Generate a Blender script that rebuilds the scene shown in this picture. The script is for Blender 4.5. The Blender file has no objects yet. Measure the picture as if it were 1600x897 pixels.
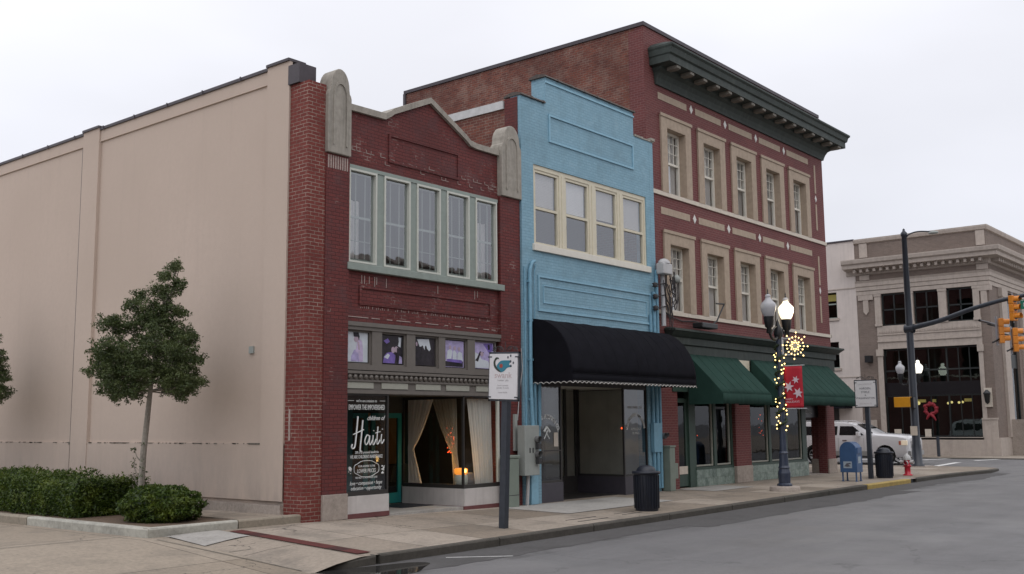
import bpy, bmesh, math, random
from mathutils import Vector, Matrix
random.seed(7)
R = math.radians
# ---------------------------------------------------------------- camera, world, sun, exposure
sc = bpy.context.scene
C = sc.collection
cam_d = bpy.data.cameras.new("camera"); cam = bpy.data.objects.new("camera", cam_d); C.objects.link(cam)
fpx, pit, rol, yaw = 1634.44, R(7.480), R(-0.567), R(50.689)
fw = Vector((math.sin(yaw)*math.cos(pit), math.cos(yaw)*math.cos(pit), math.sin(pit)))
rt = fw.cross(Vector((0, 0, 1))).normalized(); up = rt.cross(fw)
r2 = rt*math.cos(rol)+up*math.sin(rol); u2 = r2.cross(fw)
M = Matrix((r2, u2, -fw)).transposed().to_4x4(); M.translation = Vector((0, 0, 2.0))
cam.matrix_world = M
cam_d.sensor_width = 36; cam_d.lens = fpx/1600*36; cam_d.clip_start = .05; cam_d.clip_end = 3000
sc.camera = cam

w = bpy.data.worlds.new("World"); sc.world = w; w.use_nodes = True
nt = w.node_tree; nt.nodes.clear()
def nn(nt, t, **k):
    n = nt.nodes.new(t)
    for a, b in k.items(): setattr(n, a, b)
    return n
SUN_EL, SUN_AZ = R(60), R(213)          # azimuth measured clockwise from +Y
sky = nn(nt, 'ShaderNodeTexSky', sky_type='NISHITA', sun_disc=False, sun_elevation=SUN_EL, sun_rotation=SUN_AZ)
tc = nn(nt, 'ShaderNodeTexCoord'); sep = nn(nt, 'ShaderNodeSeparateXYZ'); nt.links.new(tc.outputs['Generated'], sep.inputs[0])
mr = nn(nt, 'ShaderNodeMapRange'); nt.links.new(sep.outputs[2], mr.inputs[0])
mr.inputs[1].default_value = 0; mr.inputs[2].default_value = .55; mr.inputs[3].default_value = 0; mr.inputs[4].default_value = 1
ns = nn(nt, 'ShaderNodeTexNoise'); ns.inputs['Scale'].default_value = 2.2; ns.inputs['Detail'].default_value = 4; ns.inputs['Roughness'].default_value = .45
mp = nn(nt, 'ShaderNodeMapping'); mp.inputs['Scale'].default_value = (1, 1, 2.5); nt.links.new(tc.outputs['Generated'], mp.inputs[0]); nt.links.new(mp.outputs[0], ns.inputs['Vector'])
# overcast layer: brighter towards the zenith, like a real cloud deck
cr = nn(nt, 'ShaderNodeValToRGB'); nt.links.new(mr.outputs[0], cr.inputs[0])
cr.color_ramp.elements[0].color = (6.7, 6.85, 7.5, 1); cr.color_ramp.elements[1].color = (10.8, 10.8, 11.4, 1)
mm = nn(nt, 'ShaderNodeMapRange'); nt.links.new(ns.outputs[0], mm.inputs[0]); mm.inputs[1].default_value = .3; mm.inputs[2].default_value = .7; mm.inputs[3].default_value = .90; mm.inputs[4].default_value = 1.07
vm = nn(nt, 'ShaderNodeVectorMath', operation='SCALE'); nt.links.new(cr.outputs[0], vm.inputs[0]); nt.links.new(mm.outputs[0], vm.inputs['Scale'])
# the deck thins towards the west (-X): brighter there
mx2 = nn(nt, 'ShaderNodeMapRange'); nt.links.new(sep.outputs[0], mx2.inputs[0]); mx2.inputs[1].default_value = 1; mx2.inputs[2].default_value = -.4; mx2.inputs[3].default_value = .90; mx2.inputs[4].default_value = 1.15
vm2 = nn(nt, 'ShaderNodeVectorMath', operation='SCALE'); nt.links.new(vm.outputs[0], vm2.inputs[0]); nt.links.new(mx2.outputs[0], vm2.inputs['Scale'])
mix = nn(nt, 'ShaderNodeMix', data_type='RGBA'); mix.inputs[0].default_value = .94
nt.links.new(sky.outputs[0], mix.inputs[6]); nt.links.new(vm2.outputs[0], mix.inputs[7])
bg = nn(nt, 'ShaderNodeBackground'); bg.inputs[1].default_value = .115; nt.links.new(mix.outputs[2], bg.inputs[0])
wo = nn(nt, 'ShaderNodeOutputWorld'); nt.links.new(bg.outputs[0], wo.inputs[0])

sl = bpy.data.lights.new("sun", 'SUN'); sl.energy = .5; sl.angle = R(50); sl.color = (1, .95, .88)
so = bpy.data.objects.new("sun", sl); C.objects.link(so)
sd = Vector((math.sin(SUN_AZ)*math.cos(SUN_EL), math.cos(SUN_AZ)*math.cos(SUN_EL), math.sin(SUN_EL)))
so.rotation_euler = sd.to_track_quat('Z', 'Y').to_euler(); so.location = (0, 0, 60)
sc.view_settings.view_transform = 'Standard'; sc.view_settings.look = 'None'; sc.view_settings.gamma = 1; sc.view_settings.use_curve_mapping = False
sc.view_settings.exposure = 0.0
sc.render.engine = 'CYCLES'
sc.cycles.max_bounces = 6; sc.cycles.transparent_max_bounces = 16; sc.cycles.use_denoising = True
sc.cycles.sample_clamp_indirect = 6

# ---------------------------------------------------------------- materials
def newmat(name):
    m = bpy.data.materials.new(name); m.use_nodes = True; m.node_tree.nodes.clear(); return m, m.node_tree
def finish(nt, shader):
    o = nn(nt, 'ShaderNodeOutputMaterial'); nt.links.new(shader, o.inputs[0])
def noise(nt, vec, scale, detail=4, rough=.6):
    n = nn(nt, 'ShaderNodeTexNoise'); n.inputs['Scale'].default_value = scale; n.inputs['Detail'].default_value = detail; n.inputs['Roughness'].default_value = rough
    if vec: nt.links.new(vec, n.inputs['Vector'])
    return n.outputs[0]
def ramp(nt, fac, a, b, lo=0., hi=1.):
    m = nn(nt, 'ShaderNodeMapRange'); nt.links.new(fac, m.inputs[0]); m.inputs[1].default_value = a; m.inputs[2].default_value = b; m.inputs[3].default_value = lo; m.inputs[4].default_value = hi
    return m.outputs[0]
def mixc(nt, fac, a, b, blend='MIX'):
    m = nn(nt, 'ShaderNodeMix', data_type='RGBA', blend_type=blend)
    for s, v in ((0, fac), (6, a), (7, b)):
        if isinstance(v, bpy.types.NodeSocket): nt.links.new(v, m.inputs[s])
        elif isinstance(v, (int, float)): m.inputs[s].default_value = v
        else: m.inputs[s].default_value = (*v, 1)
    return m.outputs[2]
def math_(nt, op, a, b=None):
    m = nn(nt, 'ShaderNodeMath', operation=op)
    for i, v in enumerate((a, b)):
        if v is None: continue
        if isinstance(v, bpy.types.NodeSocket): nt.links.new(v, m.inputs[i])
        else: m.inputs[i].default_value = v
    return m.outputs[0]
def bsdf(nt, col, rough=.7, metal=0, bump=None, bstr=.3, bdist=.01, spec=.5, **kw):
    p = nn(nt, 'ShaderNodeBsdfPrincipled')
    if isinstance(col, bpy.types.NodeSocket): nt.links.new(col, p.inputs['Base Color'])
    else: p.inputs['Base Color'].default_value = (*col, 1)
    if isinstance(rough, bpy.types.NodeSocket): nt.links.new(rough, p.inputs['Roughness'])
    else: p.inputs['Roughness'].default_value = rough
    p.inputs['Metallic'].default_value = metal; p.inputs['Specular IOR Level'].default_value = spec
    for k, v in kw.items(): p.inputs[k].default_value = v
    if bump is not None:
        b = nn(nt, 'ShaderNodeBump'); b.inputs['Strength'].default_value = bstr; b.inputs['Distance'].default_value = bdist
        nt.links.new(bump, b.inputs['Height']); nt.links.new(b.outputs[0], p.inputs['Normal'])
    return p.outputs[0]
def pos(nt): return nn(nt, 'ShaderNodeNewGeometry').outputs['Position']
def mapped(nt, vec, sc_):
    m = nn(nt, 'ShaderNodeMapping'); m.inputs['Scale'].default_value = sc_; nt.links.new(vec, m.inputs[0]); return m.outputs[0]
def plain(name, col, rough=.7, var=.12, scale=6, metal=0, bump=.15, streak=0., dirt=None, spec=.5, **kw):
    m, nt = newmat(name); P = pos(nt)
    n1 = noise(nt, P, scale); n2 = noise(nt, P, scale*.13, 3)
    a = tuple(c*(1-var) for c in col); b = tuple(min(1, c*(1+var)) for c in col)
    c = mixc(nt, ramp(nt, n1, .3, .7), a, b); c = mixc(nt, ramp(nt, n2, .3, .7), c, mixc(nt, .5, c, b))
    if streak:
        s = noise(nt, mapped(nt, P, (5, 5, .35)), 1.2, 5, .7)
        c = mixc(nt, ramp(nt, s, .5, .8, 0, streak), c, dirt or tuple(x*.45 for x in col))
    finish(nt, bsdf(nt, c, rough, metal, n1 if bump else None, bump, .008, spec, **kw)); return m
def wall_uv(nt):
    g = nn(nt, 'ShaderNodeNewGeometry'); s = nn(nt, 'ShaderNodeSeparateXYZ'); nt.links.new(g.outputs['Position'], s.inputs[0])
    n = nn(nt, 'ShaderNodeSeparateXYZ'); nt.links.new(g.outputs['True Normal'], n.inputs[0])
    f = math_(nt, 'GREATER_THAN', math_(nt, 'ABSOLUTE', n.outputs[0]), .6)
    mx = nn(nt, 'ShaderNodeMix', data_type='FLOAT'); nt.links.new(f, mx.inputs[0]); nt.links.new(s.outputs[0], mx.inputs[2]); nt.links.new(s.outputs[1], mx.inputs[3])
    c = nn(nt, 'ShaderNodeCombineXYZ'); nt.links.new(mx.outputs[0], c.inputs[0]); nt.links.new(s.outputs[2], c.inputs[1])
    return c.outputs[0], g.outputs['Position']
def brick(name, c1, c2, mort, bw=.215, bh=.078, ms=.010, peel=None, peel_at=(.56, .64), var=.3, rough=.85, bstr=.55, patch=None, patch_amt=.5, soot=.35, vis=1., band=None):
    m, nt = newmat(name); uv, P = wall_uv(nt)
    d = nn(nt, 'ShaderNodeVectorMath', operation='MULTIPLY_ADD')
    nz = nn(nt, 'ShaderNodeTexNoise'); nz.inputs['Scale'].default_value = 3; nt.links.new(uv, nz.inputs['Vector'])
    nt.links.new(nz.outputs['Color'], d.inputs[0]); d.inputs[1].default_value = (.012, .012, 0); nt.links.new(uv, d.inputs[2])
    b = nn(nt, 'ShaderNodeTexBrick', offset=.5); nt.links.new(d.outputs[0], b.inputs['Vector'])
    b.inputs['Scale'].default_value = 1; b.inputs['Brick Width'].default_value = bw; b.inputs['Row Height'].default_value = bh
    b.inputs['Mortar Size'].default_value = ms; b.inputs['Mortar Smooth'].default_value = .25; b.inputs['Bias'].default_value = -.1
    b.inputs['Color1'].default_value = (*c1, 1); b.inputs['Color2'].default_value = (*c2, 1)
    nb = noise(nt, P, 2.3, 5, .65)
    if peel is not None:    # light mortar shows only where the paint has worn off
        pn_ = noise(nt, P, 1.7, 6, .7)
        if band:            # more wear along these courses
            sz = nn(nt, 'ShaderNodeSeparateXYZ'); nt.links.new(P, sz.inputs[0])
            for z_, h_, amt in band:
                bm = ramp(nt, math_(nt, 'ABSOLUTE', math_(nt, 'SUBTRACT', sz.outputs[2], z_)), h_, h_*.3, 0, amt); pn_ = math_(nt, 'ADD', pn_, bm)
        pk = ramp(nt, pn_, peel_at[0], peel_at[1])
        mc = mixc(nt, pk, mort, peel)
    else: mc = mixc(nt, ramp(nt, nb, .35, .65, 1-vis, 1), tuple(.6*(x+y)/2 for x, y in zip(c1, c2)), mort)
    if isinstance(mc, bpy.types.NodeSocket): nt.links.new(mc, b.inputs['Mortar'])
    col = b.outputs[0]
    fine = noise(nt, P, 22, 3, .7); big = noise(nt, P, .55, 4, .6)
    col = mixc(nt, ramp(nt, fine, .25, .75, .0, var), col, tuple(x*.35 for x in c1))
    if patch is not None: col = mixc(nt, ramp(nt, nb, .48, .66, 0, patch_amt), col, patch)
    col = mixc(nt, ramp(nt, big, .45, .75, 0, soot), col, tuple(x*.45 for x in c2))
    h = math_(nt, 'SUBTRACT', fine, math_(nt, 'MULTIPLY', b.outputs[1], 1.5))
    finish(nt, bsdf(nt, col, rough, 0, h, bstr, .012, .3)); return m
def glass(name, tint=(.6, .62, .62), refl=.10, rough=.02, gl=(.9, .92, .95)):
    m, nt = newmat(name)
    t = nn(nt, 'ShaderNodeBsdfTransparent'); t.inputs[0].default_value = (*tint, 1)
    g = nn(nt, 'ShaderNodeBsdfGlossy'); g.inputs['Roughness'].default_value = rough; g.inputs['Color'].default_value = (*gl, 1)
    wv = noise(nt, pos(nt), 1.3, 2); b = nn(nt, 'ShaderNodeBump'); b.inputs['Strength'].default_value = .06; b.inputs['Distance'].default_value = .05
    nt.links.new(wv, b.inputs['Height']); nt.links.new(b.outputs[0], g.inputs['Normal'])
    ge = nn(nt, 'ShaderNodeNewGeometry'); dt = nn(nt, 'ShaderNodeVectorMath', operation='DOT_PRODUCT')
    nt.links.new(ge.outputs['Normal'], dt.inputs[0]); nt.links.new(ge.outputs['Incoming'], dt.inputs[1])
    f = math_(nt, 'POWER', math_(nt, 'SUBTRACT', 1., math_(nt, 'ABSOLUTE', dt.outputs['Value'])), 5.)
    f = math_(nt, 'MINIMUM', math_(nt, 'ADD', math_(nt, 'MULTIPLY', f, .9), .045+refl), 1.)
    x = nn(nt, 'ShaderNodeMixShader'); nt.links.new(f, x.inputs[0]); nt.links.new(t.outputs[0], x.inputs[1]); nt.links.new(g.outputs[0], x.inputs[2])
    finish(nt, x.outputs[0]); return m
def emis(name, col, s, base=None):
    m, nt = newmat(name)
    finish(nt, bsdf(nt, base or col, .4, **{'Emission Color': (*col, 1), 'Emission Strength': s})); return m
def sheer(name, col, alpha):
    m, nt = newmat(name)
    t = nn(nt, 'ShaderNodeBsdfTransparent'); d = nn(nt, 'ShaderNodeBsdfDiffuse'); d.inputs[0].default_value = (*col, 1)
    tl = nn(nt, 'ShaderNodeBsdfTranslucent'); tl.inputs[0].default_value = (*col, 1)
    a = nn(nt, 'ShaderNodeMixShader'); a.inputs[0].default_value = .35; nt.links.new(d.outputs[0], a.inputs[1]); nt.links.new(tl.outputs[0], a.inputs[2])
    x = nn(nt, 'ShaderNodeMixShader'); x.inputs[0].default_value = alpha; nt.links.new(t.outputs[0], x.inputs[1]); nt.links.new(a.outputs[0], x.inputs[2])
    finish(nt, x.outputs[0]); return m

def m_stucco():
    m, nt = newmat('stucco'); P = pos(nt)
    n1 = noise(nt, P, 9, 5); n2 = noise(nt, P, .25, 4, .5); st = noise(nt, mapped(nt, P, (2.5, 2.5, .12)), 1.3, 5, .7)
    c = mixc(nt, ramp(nt, n1, .3, .7), (.515, .42, .355), (.55, .45, .38)); c = mixc(nt, ramp(nt, n2, .3, .7), c, (.485, .395, .33))
    c = mixc(nt, ramp(nt, st, .55, .85, 0, .16), c, (.30, .245, .21))
    sp = nn(nt, 'ShaderNodeSeparateXYZ'); nt.links.new(P, sp.inputs[0])
    # darker and greyer towards the ground, broken by noise
    low = math_(nt, 'MULTIPLY', ramp(nt, sp.outputs[2], 1.9, .5, 0, .6), ramp(nt, noise(nt, mapped(nt, P, (1.6, 1.6, .5)), 1.1, 5, .7), .35, .7))
    c = mixc(nt, low, c, (.27, .24, .215))
    finish(nt, bsdf(nt, c, .9, 0, noise(nt, P, 45, 4, .7), .5, .006, .2)); return m
def m_concrete(name, col, joint=None, var=.18, dirt=.35, jx=1.5, jy=1.96, off=(0, 0), rough=.9, dark=(.09, .085, .075)):
    m, nt = newmat(name); P = pos(nt)
    c = mixc(nt, ramp(nt, noise(nt, P, 14, 5, .7), .3, .7), tuple(x*(1-var) for x in col), tuple(x*(1+var) for x in col))
    if joint:
        mp_ = nn(nt, 'ShaderNodeMapping'); mp_.inputs['Location'].default_value = (off[0], off[1], 0); nt.links.new(P, mp_.inputs[0])
        b = nn(nt, 'ShaderNodeTexBrick', offset=0.); nt.links.new(mp_.outputs[0], b.inputs['Vector'])
        b.inputs['Scale'].default_value = 1; b.inputs['Brick Width'].default_value = jx; b.inputs['Row Height'].default_value = jy
        b.inputs['Mortar Size'].default_value = .010; b.inputs['Mortar Smooth'].default_value = .1
        b.inputs['Color1'].default_value = (.72, .68, .62, 1); b.inputs['Color2'].default_value = (1.12, 1.1, 1.06, 1); b.inputs['Mortar'].default_value = (.22, .2, .18, 1)
        c = mixc(nt, 1., c, b.outputs[0], 'MULTIPLY')
    c = mixc(nt, ramp(nt, noise(nt, P, .9, 6, .65), .48, .72, 0, dirt), c, dark)
    c = mixc(nt, ramp(nt, noise(nt, P, 5.5, 6, .75), .58, .72, 0, dirt*.8), c, dark)
    vo = nn(nt, 'ShaderNodeTexVoronoi'); vo.inputs['Scale'].default_value = 2.6; nt.links.new(P, vo.inputs['Vector'])   # gum and drip spots
    c = mixc(nt, ramp(nt, vo.outputs['Distance'], .075, .05, 0, .55 if joint else .2), c, dark)
    vc = nn(nt, 'ShaderNodeTexVoronoi', feature='DISTANCE_TO_EDGE'); vc.inputs['Scale'].default_value = .42
    nv = nn(nt, 'ShaderNodeTexNoise'); nv.inputs['Scale'].default_value = 2.2; nv.inputs['Detail'].default_value = 6; nt.links.new(P, nv.inputs['Vector'])
    va = nn(nt, 'ShaderNodeVectorMath', operation='MULTIPLY_ADD'); nt.links.new(nv.outputs['Color'], va.inputs[0]); va.inputs[1].default_value = (.9, .9, 0); nt.links.new(P, va.inputs[2]); nt.links.new(va.outputs[0], vc.inputs['Vector'])
    if joint: c = mixc(nt, math_(nt, 'MULTIPLY', ramp(nt, vc.outputs['Distance'], .006, .001, 0, .8), ramp(nt, noise(nt, P, .35, 3), .52, .58)), c, (.05, .045, .04))
    finish(nt, bsdf(nt, c, rough, 0, noise(nt, P, 40, 4, .7), .35, .006, .3)); return m
def m_asphalt():
    m, nt = newmat('asphalt'); P = pos(nt)
    c = mixc(nt, ramp(nt, noise(nt, P, 90, 3, .7), .3, .7), (.085, .083, .085), (.225, .22, .22))
    c = mixc(nt, ramp(nt, noise(nt, mapped(nt, P, (.12, .9, 1)), 1.0, 5, .6), .45, .7, 0, .55), c, (.10, .098, .099))
    c = mixc(nt, ramp(nt, noise(nt, P, .35, 5, .6), .45, .7, 0, .45), c, (.21, .205, .20))
    v = nn(nt, 'ShaderNodeTexVoronoi', feature='DISTANCE_TO_EDGE'); v.inputs['Scale'].default_value = .33
    dv = nn(nt, 'ShaderNodeVectorMath', operation='MULTIPLY_ADD'); nz = nn(nt, 'ShaderNodeTexNoise'); nz.inputs['Scale'].default_value = 1.4; nz.inputs['Detail'].default_value = 5; nt.links.new(P, nz.inputs['Vector'])
    nt.links.new(nz.outputs['Color'], dv.inputs[0]); dv.inputs[1].default_value = (1.4, 1.4, 0); nt.links.new(P, dv.inputs[2]); nt.links.new(dv.outputs[0], v.inputs['Vector'])
    ck = math_(nt, 'MULTIPLY', ramp(nt, v.outputs['Distance'], .008, .002, 0, .4), ramp(nt, noise(nt, P, .3, 3), .46, .54))
    c = mixc(nt, ck, c, (.03, .03, .03))
    sp = nn(nt, 'ShaderNodeSeparateXYZ'); nt.links.new(P, sp.inputs[0])
    # tar and grime collected in the gutter strip by the kerb
    gut = math_(nt, 'MULTIPLY', ramp(nt, math_(nt, 'ADD', sp.outputs[1], math_(nt, 'MULTIPLY', noise(nt, mapped(nt, P, (.5, 1, 1)), .9, 6, .7), 2.6)), 12.6, 13.1, 0, .85), ramp(nt, sp.outputs[0], 46, 44))
    c = mixc(nt, gut, c, (.052, .050, .048))
    rg = ramp(nt, noise(nt, P, .6, 4), .35, .65, .5, .8)
    finish(nt, bsdf(nt, c, rg, 0, noise(nt, P, 110, 2, .7), .5, .006, .4)); return m
def m_marble():
    m, nt = newmat('green_marble'); P = pos(nt)
    uv, _ = wall_uv(nt)
    b = nn(nt, 'ShaderNodeTexBrick', offset=0.); nt.links.new(uv, b.inputs['Vector']); b.inputs['Scale'].default_value = 1; b.inputs['Brick Width'].default_value = .26; b.inputs['Row Height'].default_value = .26
    b.inputs['Mortar Size'].default_value = .004; b.inputs['Color1'].default_value = (.09, .14, .12, 1); b.inputs['Color2'].default_value = (.22, .29, .25, 1); b.inputs['Mortar'].default_value = (.05, .06, .05, 1)
    c = mixc(nt, ramp(nt, noise(nt, P, 7, 7, .75), .42, .62, 0, .7), b.outputs[0], (.34, .40, .36)); c = mixc(nt, ramp(nt, noise(nt, P, 4, 5, .7), .5, .7, 0, .6), c, (.05, .09, .075))
    finish(nt, bsdf(nt, c, .3)); return m
def m_leaf(name, a, b, c3, sc_=9):
    m, nt = newmat(name); P = pos(nt)
    oi = nn(nt, 'ShaderNodeAttribute', attribute_name='tint')
    col = mixc(nt, oi.outputs['Fac'], a, b); col = mixc(nt, ramp(nt, noise(nt, P, 2.5, 3), .5, .68, 0, .8), col, c3)
    p = nn(nt, 'ShaderNodeBsdfPrincipled'); nt.links.new(col, p.inputs['Base Color']); p.inputs['Roughness'].default_value = .45; p.inputs['Specular IOR Level'].default_value = .4
    tl = nn(nt, 'ShaderNodeBsdfTranslucent'); nt.links.new(col, tl.inputs[0])
    x = nn(nt, 'ShaderNodeMixShader'); x.inputs[0].default_value = .22; nt.links.new(p.outputs[0], x.inputs[1]); nt.links.new(tl.outputs[0], x.inputs[2]); finish(nt, x.outputs[0]); return m
def m_bluepaint():
    return brick('blue_painted_brick', (.235, .405, .50), (.265, .44, .535), (.20, .355, .45), peel=(.38, .53, .60), peel_at=(.56, .70), var=.28, rough=.65, bstr=.4, patch=(.17, .29, .35), patch_amt=.55, soot=.3)

mt = {}
mt['stucco'] = m_stucco()
mt['pier_brick'] = brick('pier_brick', (.215, .052, .042), (.175, .040, .034), (.42, .33, .27), ms=.009, var=.45, vis=.85, soot=.3, bstr=.6)
mt['maroon'] = brick('maroon_painted_brick', (.168, .040, .036), (.140, .034, .032), (.088, .024, .022), peel=(.34, .25, .22), peel_at=(.60, .68), var=.35, rough=.7, patch=(.10, .045, .046), patch_amt=.6, soot=.5, band=[(7.86, .26, .075), (4.95, .3, .04), (4.35, .25, .04)])
mt['maroon_mod'] = brick('pressed_red_brick', (.175, .050, .047), (.140, .040, .040), (.225, .115, .105), bw=.215, bh=.078, ms=.009, peel=(.30, .19, .165), peel_at=(.62, .74), var=.3, rough=.7, soot=.35)
mt['side_brick'] = brick('weathered_brick', (.24, .082, .056), (.125, .045, .038), (.34, .25, .20), ms=.011, var=.5, vis=.75, patch=(.24, .16, .13), patch_amt=.45, soot=.6)
mt['blue'] = m_bluepaint()
mt['blue_trim'] = plain('blue_trim_paint', (.215, .40, .505), .5, .12, 9)
mt['bank_brick'] = brick('buff_brick', (.25, .195, .165), (.20, .16, .135), (.28, .235, .205), ms=.008, var=.4, soot=.2, vis=.6)
mt['limestone'] = plain('limestone', (.40, .345, .30), .85, .13, 5, streak=.35, bump=.3)
mt['stone_trim'] = plain('stone_trim', (.36, .285, .215), .85, .14, 7, streak=.3, bump=.25)
mt['stone_light'] = plain('pale_stone_trim', (.56, .50, .42), .8, .1, 7, streak=.2)
mt['concrete_trim'] = plain('weathered_concrete_trim', (.30, .275, .235), .9, .2, 8, streak=.6, dirt=(.07, .065, .055), bump=.5)
mt['concrete_base'] = m_concrete('cast_concrete', (.36, .31, .27), dirt=.4)
mt['chip'] = plain('exposed_mortar', (.34, .27, .24), .9, .25, 20)
mt['diamond'] = plain('white_tile', (.60, .58, .54), .4, .05)
mt['cornice'] = plain('dark_green_paint', (.024, .034, .029), .65, .3, 4, streak=.5, dirt=(.09, .10, .085), bump=.2)
mt['bracket'] = plain('cream_bracket_paint', (.16, .145, .12), .7, .25, 9, streak=.4)
mt['metal_cap'] = plain('dark_metal_coping', (.055, .046, .052), .5, .2, 6, metal=.3)
mt['roof_tile'] = plain('clay_coping', (.075, .062, .055), .8, .4, 14, bump=.5)
mt['white_flash'] = plain('white_flashing', (.50, .50, .49), .6, .15, 5)
mt['roof'] = plain('roof_membrane', (.12, .12, .12), .9, .2, 2)
mt['sage'] = plain('sage_window_paint', (.235, .275, .245), .55, .1, 8, streak=.15)
mt['sage_light'] = plain('pale_storm_frame', (.52, .53, .47), .5, .06, 8)
mt['cream'] = plain('cream_window_paint', (.60, .55, .42), .5, .07, 8, streak=.12)
mt['white_frame'] = plain('white_sash_paint', (.66, .63, .55), .5, .06, 8)
mt['taupe'] = plain('taupe_storefront_paint', (.135, .12, .105), .55, .1, 8)
mt['taupe_panel'] = plain('greige_panel_paint', (.33, .33, .28), .55, .07, 8)
mt['dark_frame'] = plain('dark_storefront_metal', (.035, .032, .03), .4, .2, 8)
mt['green_frame'] = plain('green_storefront_paint', (.035, .065, .05), .5, .15, 8)
mt['teal_dark'] = plain('dark_teal_panel', (.012, .075, .070), .7, .35, 2)
mt['teal'] = plain('teal_door_paint', (.010, .17, .17), .35, .12, 5)
mt['white_base'] = plain('white_bulkhead', (.52, .49, .47), .6, .12, 3, streak=.3, dirt=(.2, .17, .15))
mt['red_base'] = plain('maroon_base_paint', (.13, .045, .045), .7, .2, 6)
mt['black_base'] = plain('dark_bulkhead', (.055, .05, .062), .45, .15, 5)
mt['marble'] = m_marble()
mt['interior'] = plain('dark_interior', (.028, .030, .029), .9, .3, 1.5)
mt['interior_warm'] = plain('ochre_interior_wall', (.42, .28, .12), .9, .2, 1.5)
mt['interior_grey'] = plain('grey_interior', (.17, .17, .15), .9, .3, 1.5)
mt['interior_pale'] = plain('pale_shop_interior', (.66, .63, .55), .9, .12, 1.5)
mt['glass'] = glass('window_glass', (.55, .57, .58), .09)
mt['glass_up'] = glass('upper_window_glass', (.86, .87, .88), .17)
mt['glass_dark'] = glass('tinted_glass', (.40, .44, .43), .0)
mt['bank_glass'] = glass('bank_glass', (.45, .52, .50), .07, gl=(.75, .9, .88))
mt['glass_clear'] = glass('shop_glass', (.86, .88, .87), .015)
mt['blind'] = plain('white_blinds', (.62, .60, .57), .6, .04)
mt['blind_bright'] = plain('bright_blinds', (.85, .84, .82), .6, .04)
mt['curtain'] = sheer('white_curtain', (.88, .86, .82), .95)
mt['half_sheer'] = sheer('net_curtain', (.70, .68, .64), .75)
mt['sheer'] = sheer('sheer_curtain', (.62, .56, .45), .5)
mt['lettering'] = plain('white_lettering', (.72, .74, .72), .6, .03, bump=0)
mt['letter_dim'] = plain('faded_white_lettering', (.48, .49, .47), .6, .1, bump=0)
mt['awn_black'] = plain('black_canvas', (.009, .009, .012), .95, .25, 3, bump=.3, spec=.08)
mt['awn_seam'] = plain('faded_black_canvas', (.012, .012, .015), .9, .3, 5, spec=.1)
mt['awn_seam_green'] = plain('faded_green_canvas', (.026, .062, .050), .9, .2, 5, spec=.1)
mt['awn_green'] = plain('green_canvas', (.020, .050, .040), .9, .2, 2.2, bump=.3, streak=.25, spec=.15)
mt['white_trim'] = plain('white_trim_braid', (.62, .60, .56), .7, .1)
mt['sidewalk'] = m_concrete('sidewalk_concrete', (.32, .28, .24), joint=True, off=(.3, -.65), dirt=.55)
mt['drive'] = m_concrete('driveway_concrete', (.30, .26, .215), joint=True, jx=3.6, jy=3.4, off=(.7, -.6), dirt=.4)
mt['new_conc'] = m_concrete('pale_new_concrete', (.35, .335, .31), dirt=.35)
mt['pale_slab'] = m_concrete('pale_slab_concrete', (.36, .345, .32), dirt=.4)
mt['kerb'] = m_concrete('kerb_concrete', (.085, .078, .067), dirt=.7, dark=(.035, .034, .028))
mt['kerb_tan'] = m_concrete('tan_kerb_concrete', (.27, .235, .185), dirt=.7)
mt['kerb_light'] = m_concrete('planter_kerb_concrete', (.40, .39, .34), dirt=.55)
mt['yellow'] = plain('worn_yellow_paint', (.36, .255, .07), .7, .25, 9, streak=0, bump=.3)
mt['asphalt'] = m_asphalt()
mt['gutter'] = m_concrete('gutter_asphalt', (.092, .089, .088), dirt=.6, dark=(.05, .048, .045))
mt['paint'] = plain('road_marking_paint', (.62, .62, .60), .7, .25, 12)
mt['paver'] = brick('brick_pavers', (.13, .035, .03), (.10, .03, .028), (.06, .03, .028), bw=.2, bh=.1)
mt['soil'] = plain('mulch_soil', (.11, .075, .05), .95, .45, 25, bump=.8)
mt['leaf_tree'] = m_leaf('holly_leaf', (.036, .058, .018), (.085, .112, .036), (.115, .14, .05))
mt['leaf_hedge'] = m_leaf('hedge_leaf', (.020, .045, .006), (.085, .13, .016), (.13, .17, .022))
mt['bark'] = plain('grey_bark', (.25, .225, .19), .9, .3, 18, bump=.7, streak=.4)
mt['post_navy'] = plain('dark_post_paint', (.028, .034, .045), .4, .2, 9)
mt['sign_white'] = plain('sign_white', (.66, .65, .66), .5, .04, bump=0)
mt['sign_text'] = plain('sign_text', (.09, .09, .11), .6, .05, bump=0)
mt['sign_faint'] = plain('faded_sign_text', (.46, .44, .45), .6, .05, bump=0)
mt['sign_pink'] = plain('pink_sign_text', (.50, .40, .40), .6, .05, bump=0)
mt['bird_teal'] = plain('emblem_teal', (.03, .19, .26), .6, .1, 30, bump=0)
mt['bird_dark'] = plain('emblem_dark', (.035, .045, .035), .6, .1, bump=0)
mt['bird_red'] = plain('emblem_red', (.35, .06, .04), .6, .1, bump=0)
mt['can'] = plain('black_bin_paint', (.010, .013, .022), .45, .25, 6)
mt['mail'] = plain('blue_mailbox_paint', (.035, .085, .19), .4, .12, 5, streak=.15)
mt['mail_decal'] = plain('mailbox_decal', (.30, .36, .42), .5, .05)
mt['hyd_red'] = plain('red_hydrant_paint', (.45, .012, .03), .35, .12, 8)
mt['hyd_silver'] = plain('silver_hydrant_paint', (.48, .48, .47), .4, .1, 8)
mt['lamp_blue'] = plain('blue_grey_lamp_paint', (.030, .040, .066), .4, .2, 7)
mt['lamp_black'] = plain('black_iron', (.012, .013, .015), .4, .2, 9)
mt['globe_off'] = plain('frosted_globe', (.50, .50, .52), .25, .05, bump=0, **{'Transmission Weight': .25})
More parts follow.
